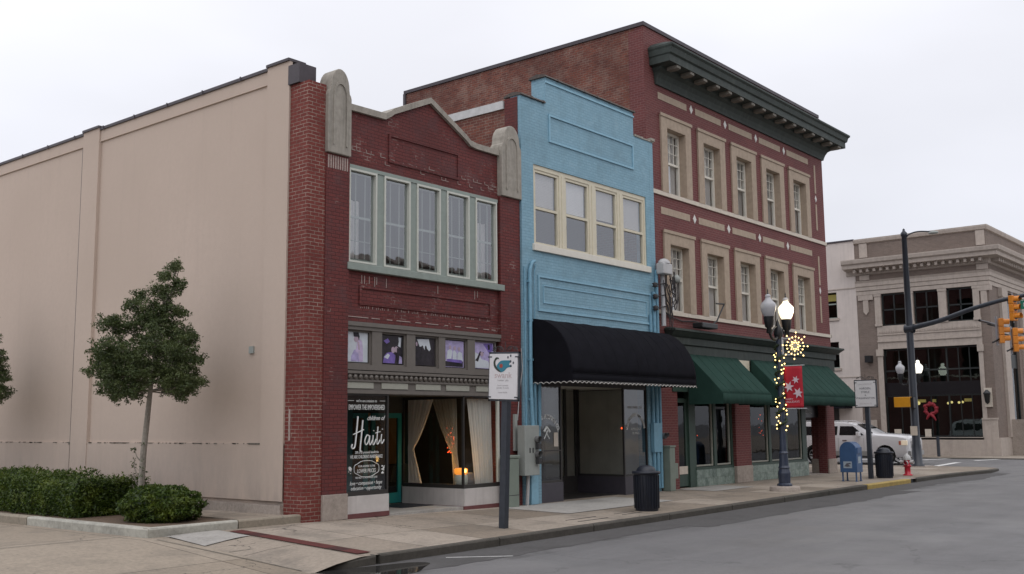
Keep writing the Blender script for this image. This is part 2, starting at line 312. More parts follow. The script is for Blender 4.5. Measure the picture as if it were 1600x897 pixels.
mt['globe_on'] = emis('lit_globe', (1, .84, .56), 1.5, (.8, .78, .7))
mt['globe_on_far'] = emis('lit_far_globe', (1, .95, .82), 1.6, (.8, .78, .7))
mt['bulb'] = emis('warm_bulb', (1, .70, .26), 4.0)
mt['bulb_red'] = emis('red_bulb', (1, .09, .02), 3.0)
mt['bulb_warm_dim'] = emis('lit_pendant', (1, .75, .3), 1.6)
mt['candle'] = emis('candle_lamp_glass', (1, .34, .045), .9)
mt['flame'] = emis('flame', (1, .6, .15), 5)
mt['garland'] = plain('garland_green', (.02, .035, .015), .8, .4, 30, bump=.9)
mt['banner'] = plain('red_banner_cloth', (.42, .010, .025), .65, .12, 4, bump=.1)
mt['banner_print'] = plain('banner_print', (.62, .50, .54), .7, .1, bump=0)
mt['bracket_white'] = plain('white_bracket', (.45, .46, .48), .5, .1)
mt['conduit'] = plain('conduit_blue', (.15, .31, .41), .5, .15, 9)
mt['grey_metal'] = plain('grey_meter_box', (.29, .31, .29), .45, .08, 4, streak=.2)
mt['green_metal'] = plain('grey_green_cabinet', (.18, .215, .18), .5, .1, 4, streak=.25)
mt['meter'] = plain('meter_glass', (.12, .12, .12), .2, .3, 20)
mt['cable'] = plain('cable_rubber', (.03, .025, .026), .6, .2)
mt['pvc'] = plain('pale_conduit', (.42, .42, .42), .5, .1)
mt['signal'] = plain('traffic_yellow', (.62, .215, .018), .4, .12, 6)
mt['signal_side'] = plain('signal_backplate', (.26, .26, .28), .5, .1)
mt['ped'] = plain('pedestrian_signal_yellow', (.60, .27, .012), .45, .1, 6)
mt['car'] = plain('white_car_paint', (.66, .66, .67), .25, .01, 2, bump=0, **{'Coat Weight': .6})
mt['car_low'] = plain('silver_cladding', (.30, .30, .29), .4, .05, 2, bump=0)
mt['car_glass'] = plain('car_glass', (.012, .014, .015), .06, .1, 2, bump=0)
mt['tyre'] = plain('tyre_rubber', (.018, .018, .018), .8, .2, 9)
mt['rim'] = plain('alloy_rim', (.22, .22, .22), .35, .1, metal=.6)
mt['chrome'] = plain('chrome', (.5, .5, .5), .2, .1, metal=.9)
mt['headlight'] = emis('headlight_lens', (1, .8, .55), .25, (.65, .6, .5))
mt['amber'] = emis('amber_marker', (1, .25, .1), .05, (.35, .10, .06))
mt['red_bow'] = plain('red_ribbon', (.22, .010, .020), .6, .2, 8, bump=.2)
mt['street_green'] = plain('street_sign_green', (.005, .16, .10), .5, .1)
mt['pale_wall'] = plain('pale_rendered_wall', (.56, .50, .46), .85, .06, 2, streak=.25, bump=.2)
mt['spandrel'] = plain('black_spandrel', (.010, .010, .012), .3, .2, 3)
mt['bank_frame'] = plain('dark_bank_frame', (.012, .016, .016), .45, .2, 6)
mt['cup_yellow'] = emis('office_light', (1, .75, .25), .25)
mt['print_pale'] = plain('poster_pale', (.80, .82, .90), .4, .12, 5, bump=0)
mt['print_lilac'] = plain('poster_lilac', (.55, .46, .78), .4, .35, 9, bump=0)
mt['print_dark'] = plain('poster_dark', (.028, .022, .032), .4, .6, 9, bump=0)
mt['print_violet'] = plain('poster_violet', (.24, .16, .52), .4, .35, 9, bump=0)
mt['print_skin'] = plain('poster_skin_tone', (.60, .45, .55), .4, .15, 9, bump=0)
mt['print_pink'] = plain('poster_pink', (.72, .58, .82), .4, .2, 9, bump=0)
mt['pillow'] = plain('cushion_cloth', (.17, .16, .16), .9, .15)
mt['puddle'] = plain('standing_water', (.035, .034, .033), .04, .2, 1, bump=.02, spec=.8)
mt['hardware'] = plain('dark_scrollwork', (.03, .03, .032), .5, .2)
mt['stained'] = plain('mildew_line', (.12, .11, .09), .95, .6, 20)

# ---------------------------------------------------------------- geometry helpers
ORG = {}
class MB:
    def __init__(s): s.v = []; s.f = []; s.sm = []
    def add(s, vs, fs, smooth=False):
        b = len(s.v); s.v += [tuple(v) for v in vs]; s.f += [tuple(i+b for i in f) for f in fs]; s.sm += [smooth]*len(fs); return s
    def box(s, x0, x1, y0, y1, z0, z1):
        return s.add([(x0,y0,z0),(x1,y0,z0),(x1,y1,z0),(x0,y1,z0),(x0,y0,z1),(x1,y0,z1),(x1,y1,z1),(x0,y1,z1)],
              [(3,2,1,0),(4,5,6,7),(0,1,5,4),(1,2,6,5),(2,3,7,6),(3,0,4,7)])
    def prism(s, poly, ax, a, b):
        """poly: 2-D points; ax 'x': (y,z), 'y': (x,z), 'z': (x,y)"""
        def P(p, t): return (t, p[0], p[1]) if ax == 'x' else (p[0], t, p[1]) if ax == 'y' else (p[0], p[1], t)
        n = len(poly); ar = sum(poly[i][0]*poly[(i+1) % n][1]-poly[(i+1) % n][0]*poly[i][1] for i in range(n))
        fl = (ar > 0) ^ (ax == 'y')
        if not fl: poly = poly[::-1]
        lo, hi = min(a, b), max(a, b)
        vs = [P(p, lo) for p in poly]+[P(p, hi) for p in poly]
        fs = [tuple(range(n))[::-1], tuple(range(n, 2*n))]+[(i, (i+1) % n, n+(i+1) % n, n+i) for i in range(n)]
        return s.add(vs, fs)
    def tube(s, path, r, n=8, cap=True, smooth=True):
        path = [Vector(p) for p in path]; rs = r if isinstance(r, (list, tuple)) else [r]*len(path)
        vs = []; prev = None
        for i, p in enumerate(path):
            d = (path[min(i+1, len(path)-1)]-path[max(i-1, 0)])
            if d.length < 1e-9: d = Vector((0, 0, 1))
            d.normalize()
            if prev is None: a = d.orthogonal().normalized()
            else:
                a = prev-d*prev.dot(d); a = a.normalized() if a.length > 1e-6 else d.orthogonal().normalized()
            prev = a; b = d.cross(a)
            for k in range(n):
                t = 2*math.pi*k/n; vs.append(p+(a*math.cos(t)+b*math.sin(t))*rs[i])
        fs = [(i*n+k, i*n+(k+1) % n, (i+1)*n+(k+1) % n, (i+1)*n+k) for i in range(len(path)-1) for k in range(n)]
        s.add(vs, fs, smooth)
        if cap: s.add([], [])or s.cap(vs, n, len(path))
        return s
    def cap(s, vs, n, m):
        s.add(vs[:n], [tuple(range(n))[::-1]]); s.add(vs[(m-1)*n:], [tuple(range(n))]); return s
    def lathe(s, prof, c=(0, 0, 0), n=20, smooth=True, sx=1, sy=1):
        vs = []; cx, cy, cz = c
        for r, z in prof:
            for k in range(n):
                t = 2*math.pi*k/n; vs.append((cx+r*math.cos(t)*sx, cy+r*math.sin(t)*sy, cz+z))
        m = len(prof)
        fs = [(i*n+k, i*n+(k+1) % n, (i+1)*n+(k+1) % n, (i+1)*n+k) for i in range(m-1) for k in range(n)]
        s.add(vs, fs, smooth); s.add(vs[:n], [tuple(range(n))[::-1]]); s.add(vs[(m-1)*n:], [tuple(range(n))]); return s
    def ball(s, c, r, n=10, m=7, sz=1):
        return s.lathe([(max(r*math.sin(math.pi*i/m), .0005), -r*sz*math.cos(math.pi*i/m)) for i in range(m+1)], c, n)
    def quad(s, *p): return s.add(p, [tuple(range(len(p)))])
    def grid(s, fn, nu, nv, smooth=True):
        vs = [fn(i/nu, j/nv) for i in range(nu+1) for j in range(nv+1)]
        fs = [(i*(nv+1)+j, (i+1)*(nv+1)+j, (i+1)*(nv+1)+j+1, i*(nv+1)+j+1) for i in range(nu) for j in range(nv)]
        return s.add(vs, fs, smooth)
    def build(s, name, mat, parent=None, bevel=0, solid=0, label=None):
        me = bpy.data.meshes.new(name)
        org = ORG.get(parent.name, Vector()) if parent else Vector()
        me.from_pydata([tuple(Vector(v)-org) for v in s.v], [], s.f)
        me.polygons.foreach_set('use_smooth', s.sm); me.validate(); me.update()
        me.materials.append(mt[mat] if isinstance(mat, str) else mat)
        o = bpy.data.objects.new(name, me); C.objects.link(o)
        if parent: o.parent = parent; ORG[o.name] = org
        if bevel:
            b = o.modifiers.new('bevel', 'BEVEL'); b.width = bevel; b.segments = 2; b.limit_method = 'ANGLE'; b.angle_limit = R(40)
        if solid:
            b = o.modifiers.new('solid', 'SOLIDIFY'); b.thickness = solid; b.offset = 0
        if label: o['label'] = label
        return o
def root(name, loc, label, cat, group=None):
    o = bpy.data.objects.new(name, None); C.objects.link(o); o.location = loc; o.empty_display_size = .2
    o['label'] = label; o['category'] = cat
    if group: o['group'] = group
    ORG[o.name] = Vector(loc); return o
def tag(o, label, cat, group=None):
    o['label'] = label; o['category'] = cat
    if group: o['group'] = group
    return o
def struct(o): o['kind'] = 'structure'; return o
def copy_tree(o, parent=None):
    c = o.copy(); C.objects.link(c)
    if parent: c.parent = parent
    for ch in [x for x in bpy.data.objects if x.parent == o]: copy_tree(ch, c)
    return c
def bx(name, mat, parent, *b, **k): return MB().box(*b).build(name, mat, parent, **k)
def wall_y(y0, y1, x0, x1, z0, z1, ops):
    """solid wall slab between planes y0 (front) and y1, with rectangular openings (x0,x1,z0,z1)"""
    xs = sorted({x0, x1, *[o[0] for o in ops], *[o[1] for o in ops]}); zs = sorted({z0, z1, *[o[2] for o in ops], *[o[3] for o in ops]})
    xs = [x for x in xs if x0 <= x <= x1]; zs = [z for z in zs if z0 <= z <= z1]
    def solid(i, j):
        if i < 0 or j < 0 or i >= len(xs)-1 or j >= len(zs)-1: return False
        cx = (xs[i]+xs[i+1])/2; cz = (zs[j]+zs[j+1])/2
        return not any(o[0] < cx < o[1] and o[2] < cz < o[3] for o in ops)
    m = MB()
    for i in range(len(xs)-1):
        for j in range(len(zs)-1):
            if not solid(i, j): continue
            a, b, c, d = xs[i], xs[i+1], zs[j], zs[j+1]
            m.quad((a,y0,c),(b,y0,c),(b,y0,d),(a,y0,d)); m.quad((a,y1,c),(a,y1,d),(b,y1,d),(b,y1,c))
            if not solid(i-1, j): m.quad((a,y0,c),(a,y0,d),(a,y1,d),(a,y1,c))
            if not solid(i+1, j): m.quad((b,y0,c),(b,y1,c),(b,y1,d),(b,y0,d))
            if not solid(i, j-1): m.quad((a,y0,c),(a,y1,c),(b,y1,c),(b,y0,c))
            if not solid(i, j+1): m.quad((a,y0,d),(b,y0,d),(b,y1,d),(a,y1,d))
    return m
def wall_x(x0, x1, y0, y1, z0, z1, ops):
    m = wall_y(x0, x1, y0, y1, z0, z1, ops); m.v = [(v[1], v[0], v[2]) for v in m.v]; m.f = [f[::-1] for f in m.f]; return m
def frame_y(m, x0, x1, z0, z1, y0, y1, t, tb=None):
    tb = tb or t
    m.box(x0, x1, y0, y1, z1-t, z1); m.box(x0, x1, y0, y1, z0, z0+tb); m.box(x0, x0+t, y0, y1, z0+tb, z1-t); m.box(x1-t, x1, y0, y1, z0+tb, z1-t); return m
def text(s, size, org, ux, uz, mat, parent, name='lettering', shear=0., align='CENTER', depth=.0015, sx=1., spacing=1., label=None, bold=0.):
    """text in the plane spanned by ux (reading direction) and uz (up), standing at org"""
    cu = bpy.data.curves.new('t', 'FONT'); cu.body = s; cu.size = size; cu.align_x = align; cu.shear = shear; cu.extrude = depth; cu.resolution_u = 2; cu.space_character = spacing; cu.offset = bold
    o = bpy.data.objects.new('t', cu); C.objects.link(o); dg = bpy.context.evaluated_depsgraph_get()
    me = bpy.data.meshes.new_from_object(o.evaluated_get(dg)); bpy.data.objects.remove(o); bpy.data.curves.remove(cu)
    ux, uz, org = Vector(ux).normalized(), Vector(uz).normalized(), Vector(org); un = ux.cross(uz)
    m = MB(); m.add([org+ux*v.co.x*sx+uz*v.co.y+un*v.co.z for v in me.vertices], [tuple(p.vertices) for p in me.polygons])
    bpy.data.meshes.remove(me)
    if parent == 'mb': return m
    return m.build(name, mat, parent, label=label)
def lerp(a, b, t): return a+(b-a)*max(0, min(1, t))
def interp(x, pts):
    if x <= pts[0][0]: return pts[0][1]
    for (a, u), (b, v) in zip(pts, pts[1:]):
        if x <= b: return u+(v-u)*(x-a)/(b-a)
    return pts[-1][1]
F = 16.6; KY = 12.65
def facz(x): return interp(x, [(13.6, .12), (20, .02), (25, 0)])
def kz(x): return interp(x, [(12, -.06), (21, -.05), (33, 0)])
def roadz(x): return interp(x, [(14, -.21), (33, -.15), (45, -.13), (48, -.04), (53, .04), (58.5, -.05), (64, -.13)])
def drvz(y): return interp(y, [(12.65, -.215), (16.4, .10)])
def sidez(x, y):
    t = (y-KY)/(F-KY); z = lerp(kz(x), facz(x), t)
    if x < 11.4: z = lerp(drvz(y), z, (x-10.6)/.8)
    return z

# ---------------------------------------------------------------- ground
m = MB(); xs = [-900, -60, -10, 0, 8, 14, 20, 26, 33, 39, 45, 48, 50.5, 53, 56, 58.5, 64, 120, 900]; ys = [-900, -60, -5, 5, 12.9, 13.6, 18, 60, 900]
for i in range(len(xs)-1):
    for j in range(len(ys)-1):
        m.quad(*[(x, y, roadz(x)) for x, y in ((xs[i],ys[j]),(xs[i+1],ys[j]),(xs[i+1],ys[j+1]),(xs[i],ys[j+1]))])
m.f = m.f; struct(m.build('road', 'asphalt'))
m = MB(); m.grid(lambda u, v: (10.6+(40.6-10.6)*u, KY+(F+.3-KY)*v, sidez(10.6+30*u, KY+(F+.3-KY)*v)), 60, 6); struct(m.build('sidewalk', 'sidewalk'))
# corner sidewalk with rounded bulb and ramp
tip = [(40.6, KY), (43.2, 12.45), (45.2, 12.2), (46.4, 12.25), (47.2, 12.6), (47.7, 13.2), (47.85, 14.2), (47.85, 15.2), (47.85, 16.4), (47.85, 60)]
poly = tip+[(40.6, 60)]
struct(MB().prism(poly, 'z', -.3, 0.0).build('corner_pavement', 'sidewalk'))
struct(MB().prism([(58.6, 12.4), (60, 12.0), (400, 12.0), (400, F+2), (66, F+2), (66, 60), (58.6, 60)], 'z', -.3, 0.0).build('far_pavement', 'sidewalk'))
m = MB(); m.grid(lambda u, v: (-60+70.6*u, KY+(70-KY)*(v**2.2), drvz(KY+(70-KY)*(v**2.2))+.003), 10, 24); struct(m.build('driveway', 'drive'))
struct(MB().box(-900, 900, -40, -.6, -.4, -.04).build('near_pavement', 'sidewalk'))
# kerb along the street: joints every 3 m, rounded front arris
def kerb(name, pts, mat, top=.004, wdt=.17, drop=.35, zf=None):
    m = MB()
    P = [Vector((*p, 0)) for p in pts]; prof = [(0.0, -drop), (-.015, -.03), (.0, -.008), (.03, .0), (wdt, .0), (wdt, -drop)]
    rows = []
    for i, p in enumerate(P):
        d = (P[min(i+1, len(P)-1)]-P[max(i-1, 0)]).normalized(); nrm = Vector((-d.y, d.x, 0))
        z = (zf or (lambda x, y: kz(x)))(p.x, p.y)+top
        rows.append([p+nrm*a+Vector((0, 0, z+b)) for a, b in prof])
    n = len(prof); vs = [v for r_ in rows for v in r_]
    m.add(vs, [(i*n+k, (i+1)*n+k, (i+1)*n+(k+1) % n, i*n+(k+1) % n) for i in range(len(P)-1) for k in range(n)])
    m.add(rows[0], [tuple(range(n))]); m.add(rows[-1], [tuple(range(n))[::-1]])
    return struct(m.build(name, mat))
x = 12.0; first = [(10.75, 13.5), (10.85, 13.1), (11.05, 12.82), (11.35, 12.68), (11.9, KY-.02)]
kerb('kerb', first, 'kerb', zf=lambda x, y: lerp(-.20, -.058, (x-10.7)/.9))
while x < 33:
    kerb('kerb', [(x, KY-.02), (min(x+2.97, 33.0), KY-.02)], 'kerb'); x += 3.0
kerb('yellow_kerb', [(33.05, KY-.02), (37.0, KY-.02)], 'yellow')
struct(MB().box(37.02, 37.5, KY+.05, KY+.5, -.3, -.012).build('storm_drain_recess', 'can'))
struct(MB().box(36.9, 37.6, KY-.02, KY+.55, -.01, .008).build('storm_drain_lid', 'concrete_base'))
kerb('kerb', [(37.6, KY-.02)]+[(a, b-.02) for a, b in tip[:4]], 'kerb')
kerb('kerb', [(a+.02, b) for a, b in tip[3:7]]+[(47.87, 15.0)], 'kerb', zf=lambda x, y: -.02)
kerb('kerb', [(47.87, 15.1), (47.87, 18), (47.87, 60)], 'kerb', zf=lambda x, y: 0)
kerb('kerb', [(58.58, 60), (58.58, 12.6), (58.9, 12.1), (60, 11.97), (400, 11.97)], 'kerb', zf=lambda x, y: 0)
# drains and patches
for (a, b, c, d) in ((18.2, 19.3, 13.15, 13.5), (20.1, 20.9, 13.3, 13.55)):
    m = MB(); m.box(a, b, c, c+.03, -.2, sidez(a, c)+.006); m.box(a, b, d-.02, d, -.2, sidez(a, d)+.006)
    struct(m.build('drain_grate', 'can'))
def sheet(name, poly, mat, dz, zf): 
    o = MB().add([(x, y, zf(x, y)+dz) for x, y in poly], [tuple(range(len(poly)))]).build(name, mat); return struct(o)
m = MB(); m.grid(lambda u, v: (10.6+1.1*u, 15.40+1.2*v+.25*(1-v)*u, sidez(10.6+1.1*u, 15.40+1.2*v+.25*(1-v)*u)+.014), 6, 6); struct(m.build('new_concrete_slab', 'new_conc'))
sheet('brick_strip', [(11.72, 12.86), (12.02, 12.86), (12.05, 16.35), (11.75, 16.35)], 'paver', .016, sidez)
sheet('pale_sidewalk_slab', [(19.4, 14.3), (24.2, 14.4), (24.2, 16.3), (19.4, 16.3)], 'pale_slab', .010, sidez)
sheet('pale_sidewalk_slab', [(27.9, 15.2), (30.4, 15.2), (30.4, 16.5), (27.9, 16.5)], 'pale_slab', .010, sidez)
for (a, b) in ((11.0, 12.0),): pass
for dz, (p, q), wd in ((.012, ((10.3, 16.35), (10.62, 12.9)), .025), (.012, ((4.0, 17.3), (10.25, 17.2)), .03), (.012, ((10.62, 14.75), (12.0, 14.35)), .02)):
    d = (Vector(q)-Vector(p)).normalized(); nrm = Vector((-d.y, d.x))*wd/2
    sheet('pavement_joint', [tuple(Vector(p)+nrm), tuple(Vector(q)+nrm), tuple(Vector(q)-nrm), tuple(Vector(p)-nrm)], 'stained', dz, sidez if p[0] > 10.5 else (lambda x, y: drvz(y)))
random.seed(14)
def gutter(x0, x1, wmin, wmax, nm):
    m = MB(); x = x0; pw = wmin
    while x < x1:
        nx = min(x1, x+random.uniform(.12, .45)); w_ = min(max(pw+random.uniform(-.09, .09), wmin), wmax)
        m.quad((x, KY-.03-pw, roadz(x)+.004), (nx, KY-.03-w_, roadz(nx)+.004), (nx, KY-.03, roadz(nx)+.004), (x, KY-.03, roadz(x)+.004)); x = nx; pw = w_
    return struct(m.build(nm, 'gutter'))
gutter(11.0, 20, 1.0, 2.0, 'gutter'); gutter(20, 33, 1.5, 2.4, 'gutter'); gutter(33, 45, .9, 1.9, 'gutter')
# road paint
def strip(name, p, q, wd):
    p, q = Vector(p), Vector(q); n = max(1, int((q-p).length/3)); d = (q-p).normalized(); nr = Vector((-d.y, d.x))*wd/2
    m = MB()
    for i in range(n):
        a = p.lerp(q, i/n); b = p.lerp(q, (i+1)/n)
        m.quad(*[(c.x, c.y, roadz(c.x)+.006) for c in (a+nr, a-nr, b-nr, b+nr)])
    return struct(m.build(name, 'paint'))
strip('parking_line', (13.2, 12.3), (14.0, 11.5), .05)
strip('crosswalk_line', (47.9, 17.9), (58.5, 17.9), .3)
strip('crosswalk_line', (47.9, 15.4), (58.5, 15.4), .3)
strip('stop_line', (53, 20.5), (58.4, 20.5), .4)
# puddle in the gutter at the driveway mouth
random.seed(3)
pp = [(11.0+1.4*math.cos(t)*(1+.12*math.sin(3*t+1)), 12.05+.62*math.sin(t)*(1+.12*math.sin(5*t)), -.2030) for t in [2*math.pi*i/40 for i in range(40)]]
struct(MB().quad(*pp).build('water_puddle', 'puddle'))
# planter beside the stucco wall
def pl_z(x, y): return .27
kerb('planter_kerb', [(13.66, 16.66), (12.2, 16.66)][::-1], 'kerb_tan', top=0, zf=pl_z, drop=.32)
kerb('planter_kerb', [(10.32, 16.66), (12.17, 16.66)], 'kerb_light', top=0, zf=pl_z, drop=.32)
kerb('planter_kerb', [(10.32, 21.0), (10.32, 16.9), (10.32, 16.66)], 'kerb_light', top=0, zf=lambda x, y: .268, drop=.32)
kerb('planter_kerb', [(10.32, 48), (10.32, 21.03)], 'kerb_tan', top=0, zf=pl_z, drop=.32)
struct(MB().box(10.42, 13.7, 16.8, 48, .0, .215).build('planting_soil', 'soil'))
struct(MB().box(12.5, 13.65, 16.82, 19.6, .1, .245).build('concrete_pad', 'sidewalk'))

# ================================================================ RED STOREFRONT BUILDING
rb = root('brick_storefront_building', (17, F, 0), 'two-storey maroon brick shop with stucco side wall, teal door and purple transom pictures', 'building')
bx('party_wall', 'interior', rb, 20.42, 20.56, F+.3, 46, 0, 8.7)
m = wall_y(F+.06, F+.32, 14.13, 20.57, .1, 8.0, [(14.78, 19.74, 5.43, 7.58), (14.78, 19.80, .1, 4.17)])
m.prism([(14.13,8.0),(20.57,8.0),(20.57,8.86),(18.85,8.80),(18.62,8.92),(17.31,9.56),(16.1,9.02),(15.9,8.86),(14.13,8.86)], 'y', F+.06, F+.32)
m.build('front_wall', 'maroon', rb)
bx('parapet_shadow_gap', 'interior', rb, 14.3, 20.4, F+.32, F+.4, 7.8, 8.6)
# coping following the gable
cp = [(14.70, 8.88), (15.85, 8.90), (16.02, 9.00), (16.12, 9.08), (17.31, 9.62), (18.56, 8.98), (18.72, 8.87), (18.95, 8.84), (19.95, 8.84)]
m = MB()
for (a, b), (c, d) in zip(cp, cp[1:]): m.prism([(a, b-.09), (c, d-.09), (c, d+.05), (a, b+.05)], 'y', F-.02, F+.4)
m.build('coping', 'concrete_trim', rb)
# recessed brick panels (raised frames around them)
m = MB(); frame_y(m, 16.0, 18.35, 7.86, 8.52, F+.03, F+.059, .05); m.build('gable_panel', 'maroon', rb)
m = MB(); frame_y(m, 15.15, 19.5, 4.58, 5.0, F+.03, F+.059, .06); m.build('frieze_panel', 'maroon', rb)
m = MB(); m.box(14.78, 19.78, F+.02, F+.059, 7.60, 7.70); m.build('soldier_course', 'maroon', rb)
# pilasters
for a, b in ((14.13, 14.78), (19.80, 20.57)):
    bx('pilaster', 'maroon', rb, a, b, F-.03, F+.059, (.62 if a < 15 else .0), 7.72)
bx('pilaster_base', 'concrete_base', rb, 14.13, 14.80, F-.06, F+.05, .1, .62, bevel=.01)
m = MB()
for k in range(9): m.box(14.17+k*.065, 14.205+k*.065, F-.036, F-.028, 7.40, 7.68)
random.seed(77)
x = 14.85
while x < 19.7:
    l = random.uniform(.1, .7); m.box(x, min(x+l, 19.75), F+.052, F+.0585, 4.30, 4.318); x += l+random.uniform(.02, .25)
for k in range(74):
    if random.random() < .75: x = 15.2+k*.058; m.box(x, x+.012, F+.052, F+.0585, 4.505, 4.505+random.uniform(.02, .06))
for x in (15.22, 15.30, 15.44, 15.60, 15.66, 15.95, 17.6, 18.9, 19.0): h = random.uniform(.12, .24); m.box(x, x+.016, F+.05, F+.0585, 5.22-h, 5.22)
for k in range(34):
    x = 14.9+k*.142; 
    if random.random() < .7: z = 7.78+.078*random.randint(0, 2)-.02*(k > 17); m.box(x, x+random.uniform(.1, .2), F+.052, F+.0585, z, z+.012); m.box(x, x+.011, F+.052, F+.0585, z, z+.078)
m.build('chipped_brick', 'chip', rb)
for a, b in ((14.11, 14.76), (19.80, 20.59)):
    cx = (a+b)/2; hw = (b-a)/2
    arc = [(cx+hw*.80*math.cos(t)*1, 9.17+.42*math.sin(t)) for t in [math.pi*i/14 for i in range(15)]]
    po = [(a, 7.72), (b, 7.72), (b, 8.98), (b-.02, 9.05), (cx+hw*.84, 9.09)]+arc+[(cx-hw*.84, 9.09), (a+.02, 9.05), (a, 8.98)]
    fo = MB().prism(po, 'y', F-.10, F+.30).build('finial', 'concrete_trim', rb, bevel=.015)
    inn = [(cx+hw*.50*math.cos(t), 8.95+.30*math.sin(t)) for t in [math.pi*i/12 for i in range(13)]]
    out = [(cx+hw*.60*math.cos(t), 8.95+.36*math.sin(t)) for t in [math.pi*i/12 for i in range(13)]]
    o2 = [(cx+hw*.60, 7.9)]+out+[(cx-hw*.60, 7.9)]; i2 = [(cx+hw*.50, 7.9)]+inn+[(cx-hw*.50, 7.9)]
    m = MB()
    for q in range(len(o2)-1): m.prism([o2[q], o2[q+1], i2[q+1], i2[q]], 'y', F-.125, F-.10)
    m.build('arched_moulding', 'concrete_trim', fo)
# corner pier and stucco side wall
bx('pier', 'pier_brick', rb, 13.66, 14.13, F, 17.2, .05, 9.18)
bx('paint_drip', 'chip', rb, 13.652, 13.6595, 17.02, 17.07, 1.72, 2.35)
bx('pier_cap', 'metal_cap', rb, 13.60, 14.05, F+.25, 17.22, 9.18, 9.60)
m = MB(); m.box(13.70, 14.0, 17.2, 46, .1, 9.66); m.box(13.64, 13.70, 17.2, 46, .5, 1.66)
m.box(13.62, 13.70, 17.2, 17.95, .5, 9.72); m.box(13.62, 13.70, 24.9, 25.7, .5, 9.72); m.box(13.62, 13.70, 33.5, 34.3, .5, 9.72); m.box(13.66, 13.70, 17.95, 46, 9.36, 9.66)
m.build('side_wall', 'stucco', rb)
m = MB(); m.box(13.58, 13.72, 17.2, 46, .2, .42); m.build('wall_footing', 'concrete_base', rb)
m = MB()
for y0, y1 in ((17.2, 17.95), (24.9, 25.7), (33.5, 34.3)): m.box(13.58, 14.05, y0-.01, y1+.01, 9.72, 9.78)
for y0, y1 in ((17.96, 24.89), (25.71, 33.49), (34.31, 46)): m.box(13.62, 14.05, y0, y1, 9.66, 9.73)
for k in range(18): m.box(13.605, 13.62, 18.9+k*1.45, 18.94+k*1.45, 9.64, 9.745)
m.build('wall_coping', 'metal_cap', rb)
m = MB(); random.seed(5)
for k in range(150):
    y = random.uniform(17.3, 34); l = random.uniform(.03, .28)*random.random(); m.box(13.633, 13.66, y, y+l, 1.650-random.uniform(0, .012), 1.664)
m.box(13.630, 13.6605, 17.75, 18.35, 1.635, 1.668); m.box(13.632, 13.6605, 25.6, 25.8, 1.60, 1.67)
m.build('mildew_ledge', 'stained', rb)
bx('pilaster_shadow_strip', 'metal_cap', rb, 13.64, 13.699, 25.71, 25.76, .5, 9.3)  # thin dark strip standing in for the shadow line along the pilaster edge
bx('wall_outlet', 'grey_metal', rb, 13.66, 13.70, 18.3, 18.45, 3.55, 3.70)
bx('roof', 'roof', rb, 14.0, 20.5, F+.35, 46, 8.3, 8.4)
bx('rear_wall', 'side_brick', rb, 13.7, 20.57, 45.8, 46, 0, 9)
bx('floor_slab', 'interior', rb, 14.0, 20.4, F+.33, 45, 4.45, 4.75)
bx('upper_partition', 'interior_grey', rb, 14.0, 20.4, 19.2, 19.3, 4.75, 8.2)
# upper windows
wx = [(14.80, 15.62), (15.84, 16.66), (16.87, 17.66), (17.88, 18.68), (18.91, 19.71)]
m = MB(); m.box(14.78, 19.74, F+.0, F+.12, 7.52, 7.60)
xe = [14.78]+[(a[1]+b[0])/2 for a, b in zip(wx, wx[1:])]+[19.74]
for (a, b), (c, d) in zip(wx, wx[1:]): m.box(b+.0, c-.0, F+.02, F+.14, 5.45, 7.52)
m.build('window_mullions', 'sage', rb)
bx('window_sill', 'sage', rb, 14.74, 19.92, F-.06, F+.12, 5.30, 5.45, bevel=.01)
for i, (a, b) in enumerate(wx):
    m = MB(); frame_y(m, a, b, 5.47, 7.52, F+.0, F+.10, .045); wd = m.build('window', 'sage_light', rb)
    m = MB(); frame_y(m, a+.05, b-.05, 5.52, 7.47, F+.09, F+.13, .05); m.box(a+.1, b-.1, F+.09, F+.13, 6.45, 6.50)
    for k in (1, 2): m.box(a+(b-a)*k/3-.008, a+(b-a)*k/3+.008, F+.095, F+.12, 5.57, 7.42)
    m.box(a+.1, b-.1, F+.095, F+.118, 5.95, 5.965)
    m.build('sash', 'sage', wd)
    MB().quad((a+.04, F+.08, 5.5), (b-.04, F+.08, 5.5), (b-.04, F+.08, 7.5), (a+.04, F+.08, 7.5)).build('pane', 'glass_up', wd)
    def cur(x0, x1, z0, z1, y, mat='curtain', fr=38):
        return MB().grid(lambda u, v: (x0+(x1-x0)*u, y+.025*math.sin(u*(x1-x0)*fr), z0+(z1-z0)*v), 40, 2).build('curtain', mat, wd)
    if i == 0: cur(a+.08, b-.2, 5.5, 6.9, F+.35)
    if i == 4: cur(a+.08, b-.1, 5.5, 7.0, F+.35)
    if i == 1: cur(a+.08, b-.45, 6.4, 7.4, F+.5)
    if i == 3: cur(a+.5, b-.1, 5.9, 7.4, F+.6, 'sheer')
# storefront transom
m = MB(); px_ = [(14.81, 15.52), (15.81, 16.57), (16.84, 17.61), (17.83, 18.61), (18.87, 19.70)]
m.box(14.78, 19.80, F+.0, F+.16, 4.03, 4.17); m.box(14.78, 19.80, F+.0, F+.16, 3.18, 3.29)
for (a, b), (c, d) in zip(px_, px_[1:]): m.box(b, c, F+.02, F+.16, 3.29, 4.03)
m.box(14.78, 19.80, F-.03, F+.16, 4.11, 4.2)
tr = m.build('transom', 'taupe', rb)
for a, b in px_:
    m = MB(); frame_y(m, a+.0, b-.0, 3.29, 4.03, F+.06, F+.12, .04); m.build('transom_frame', 'taupe', tr)
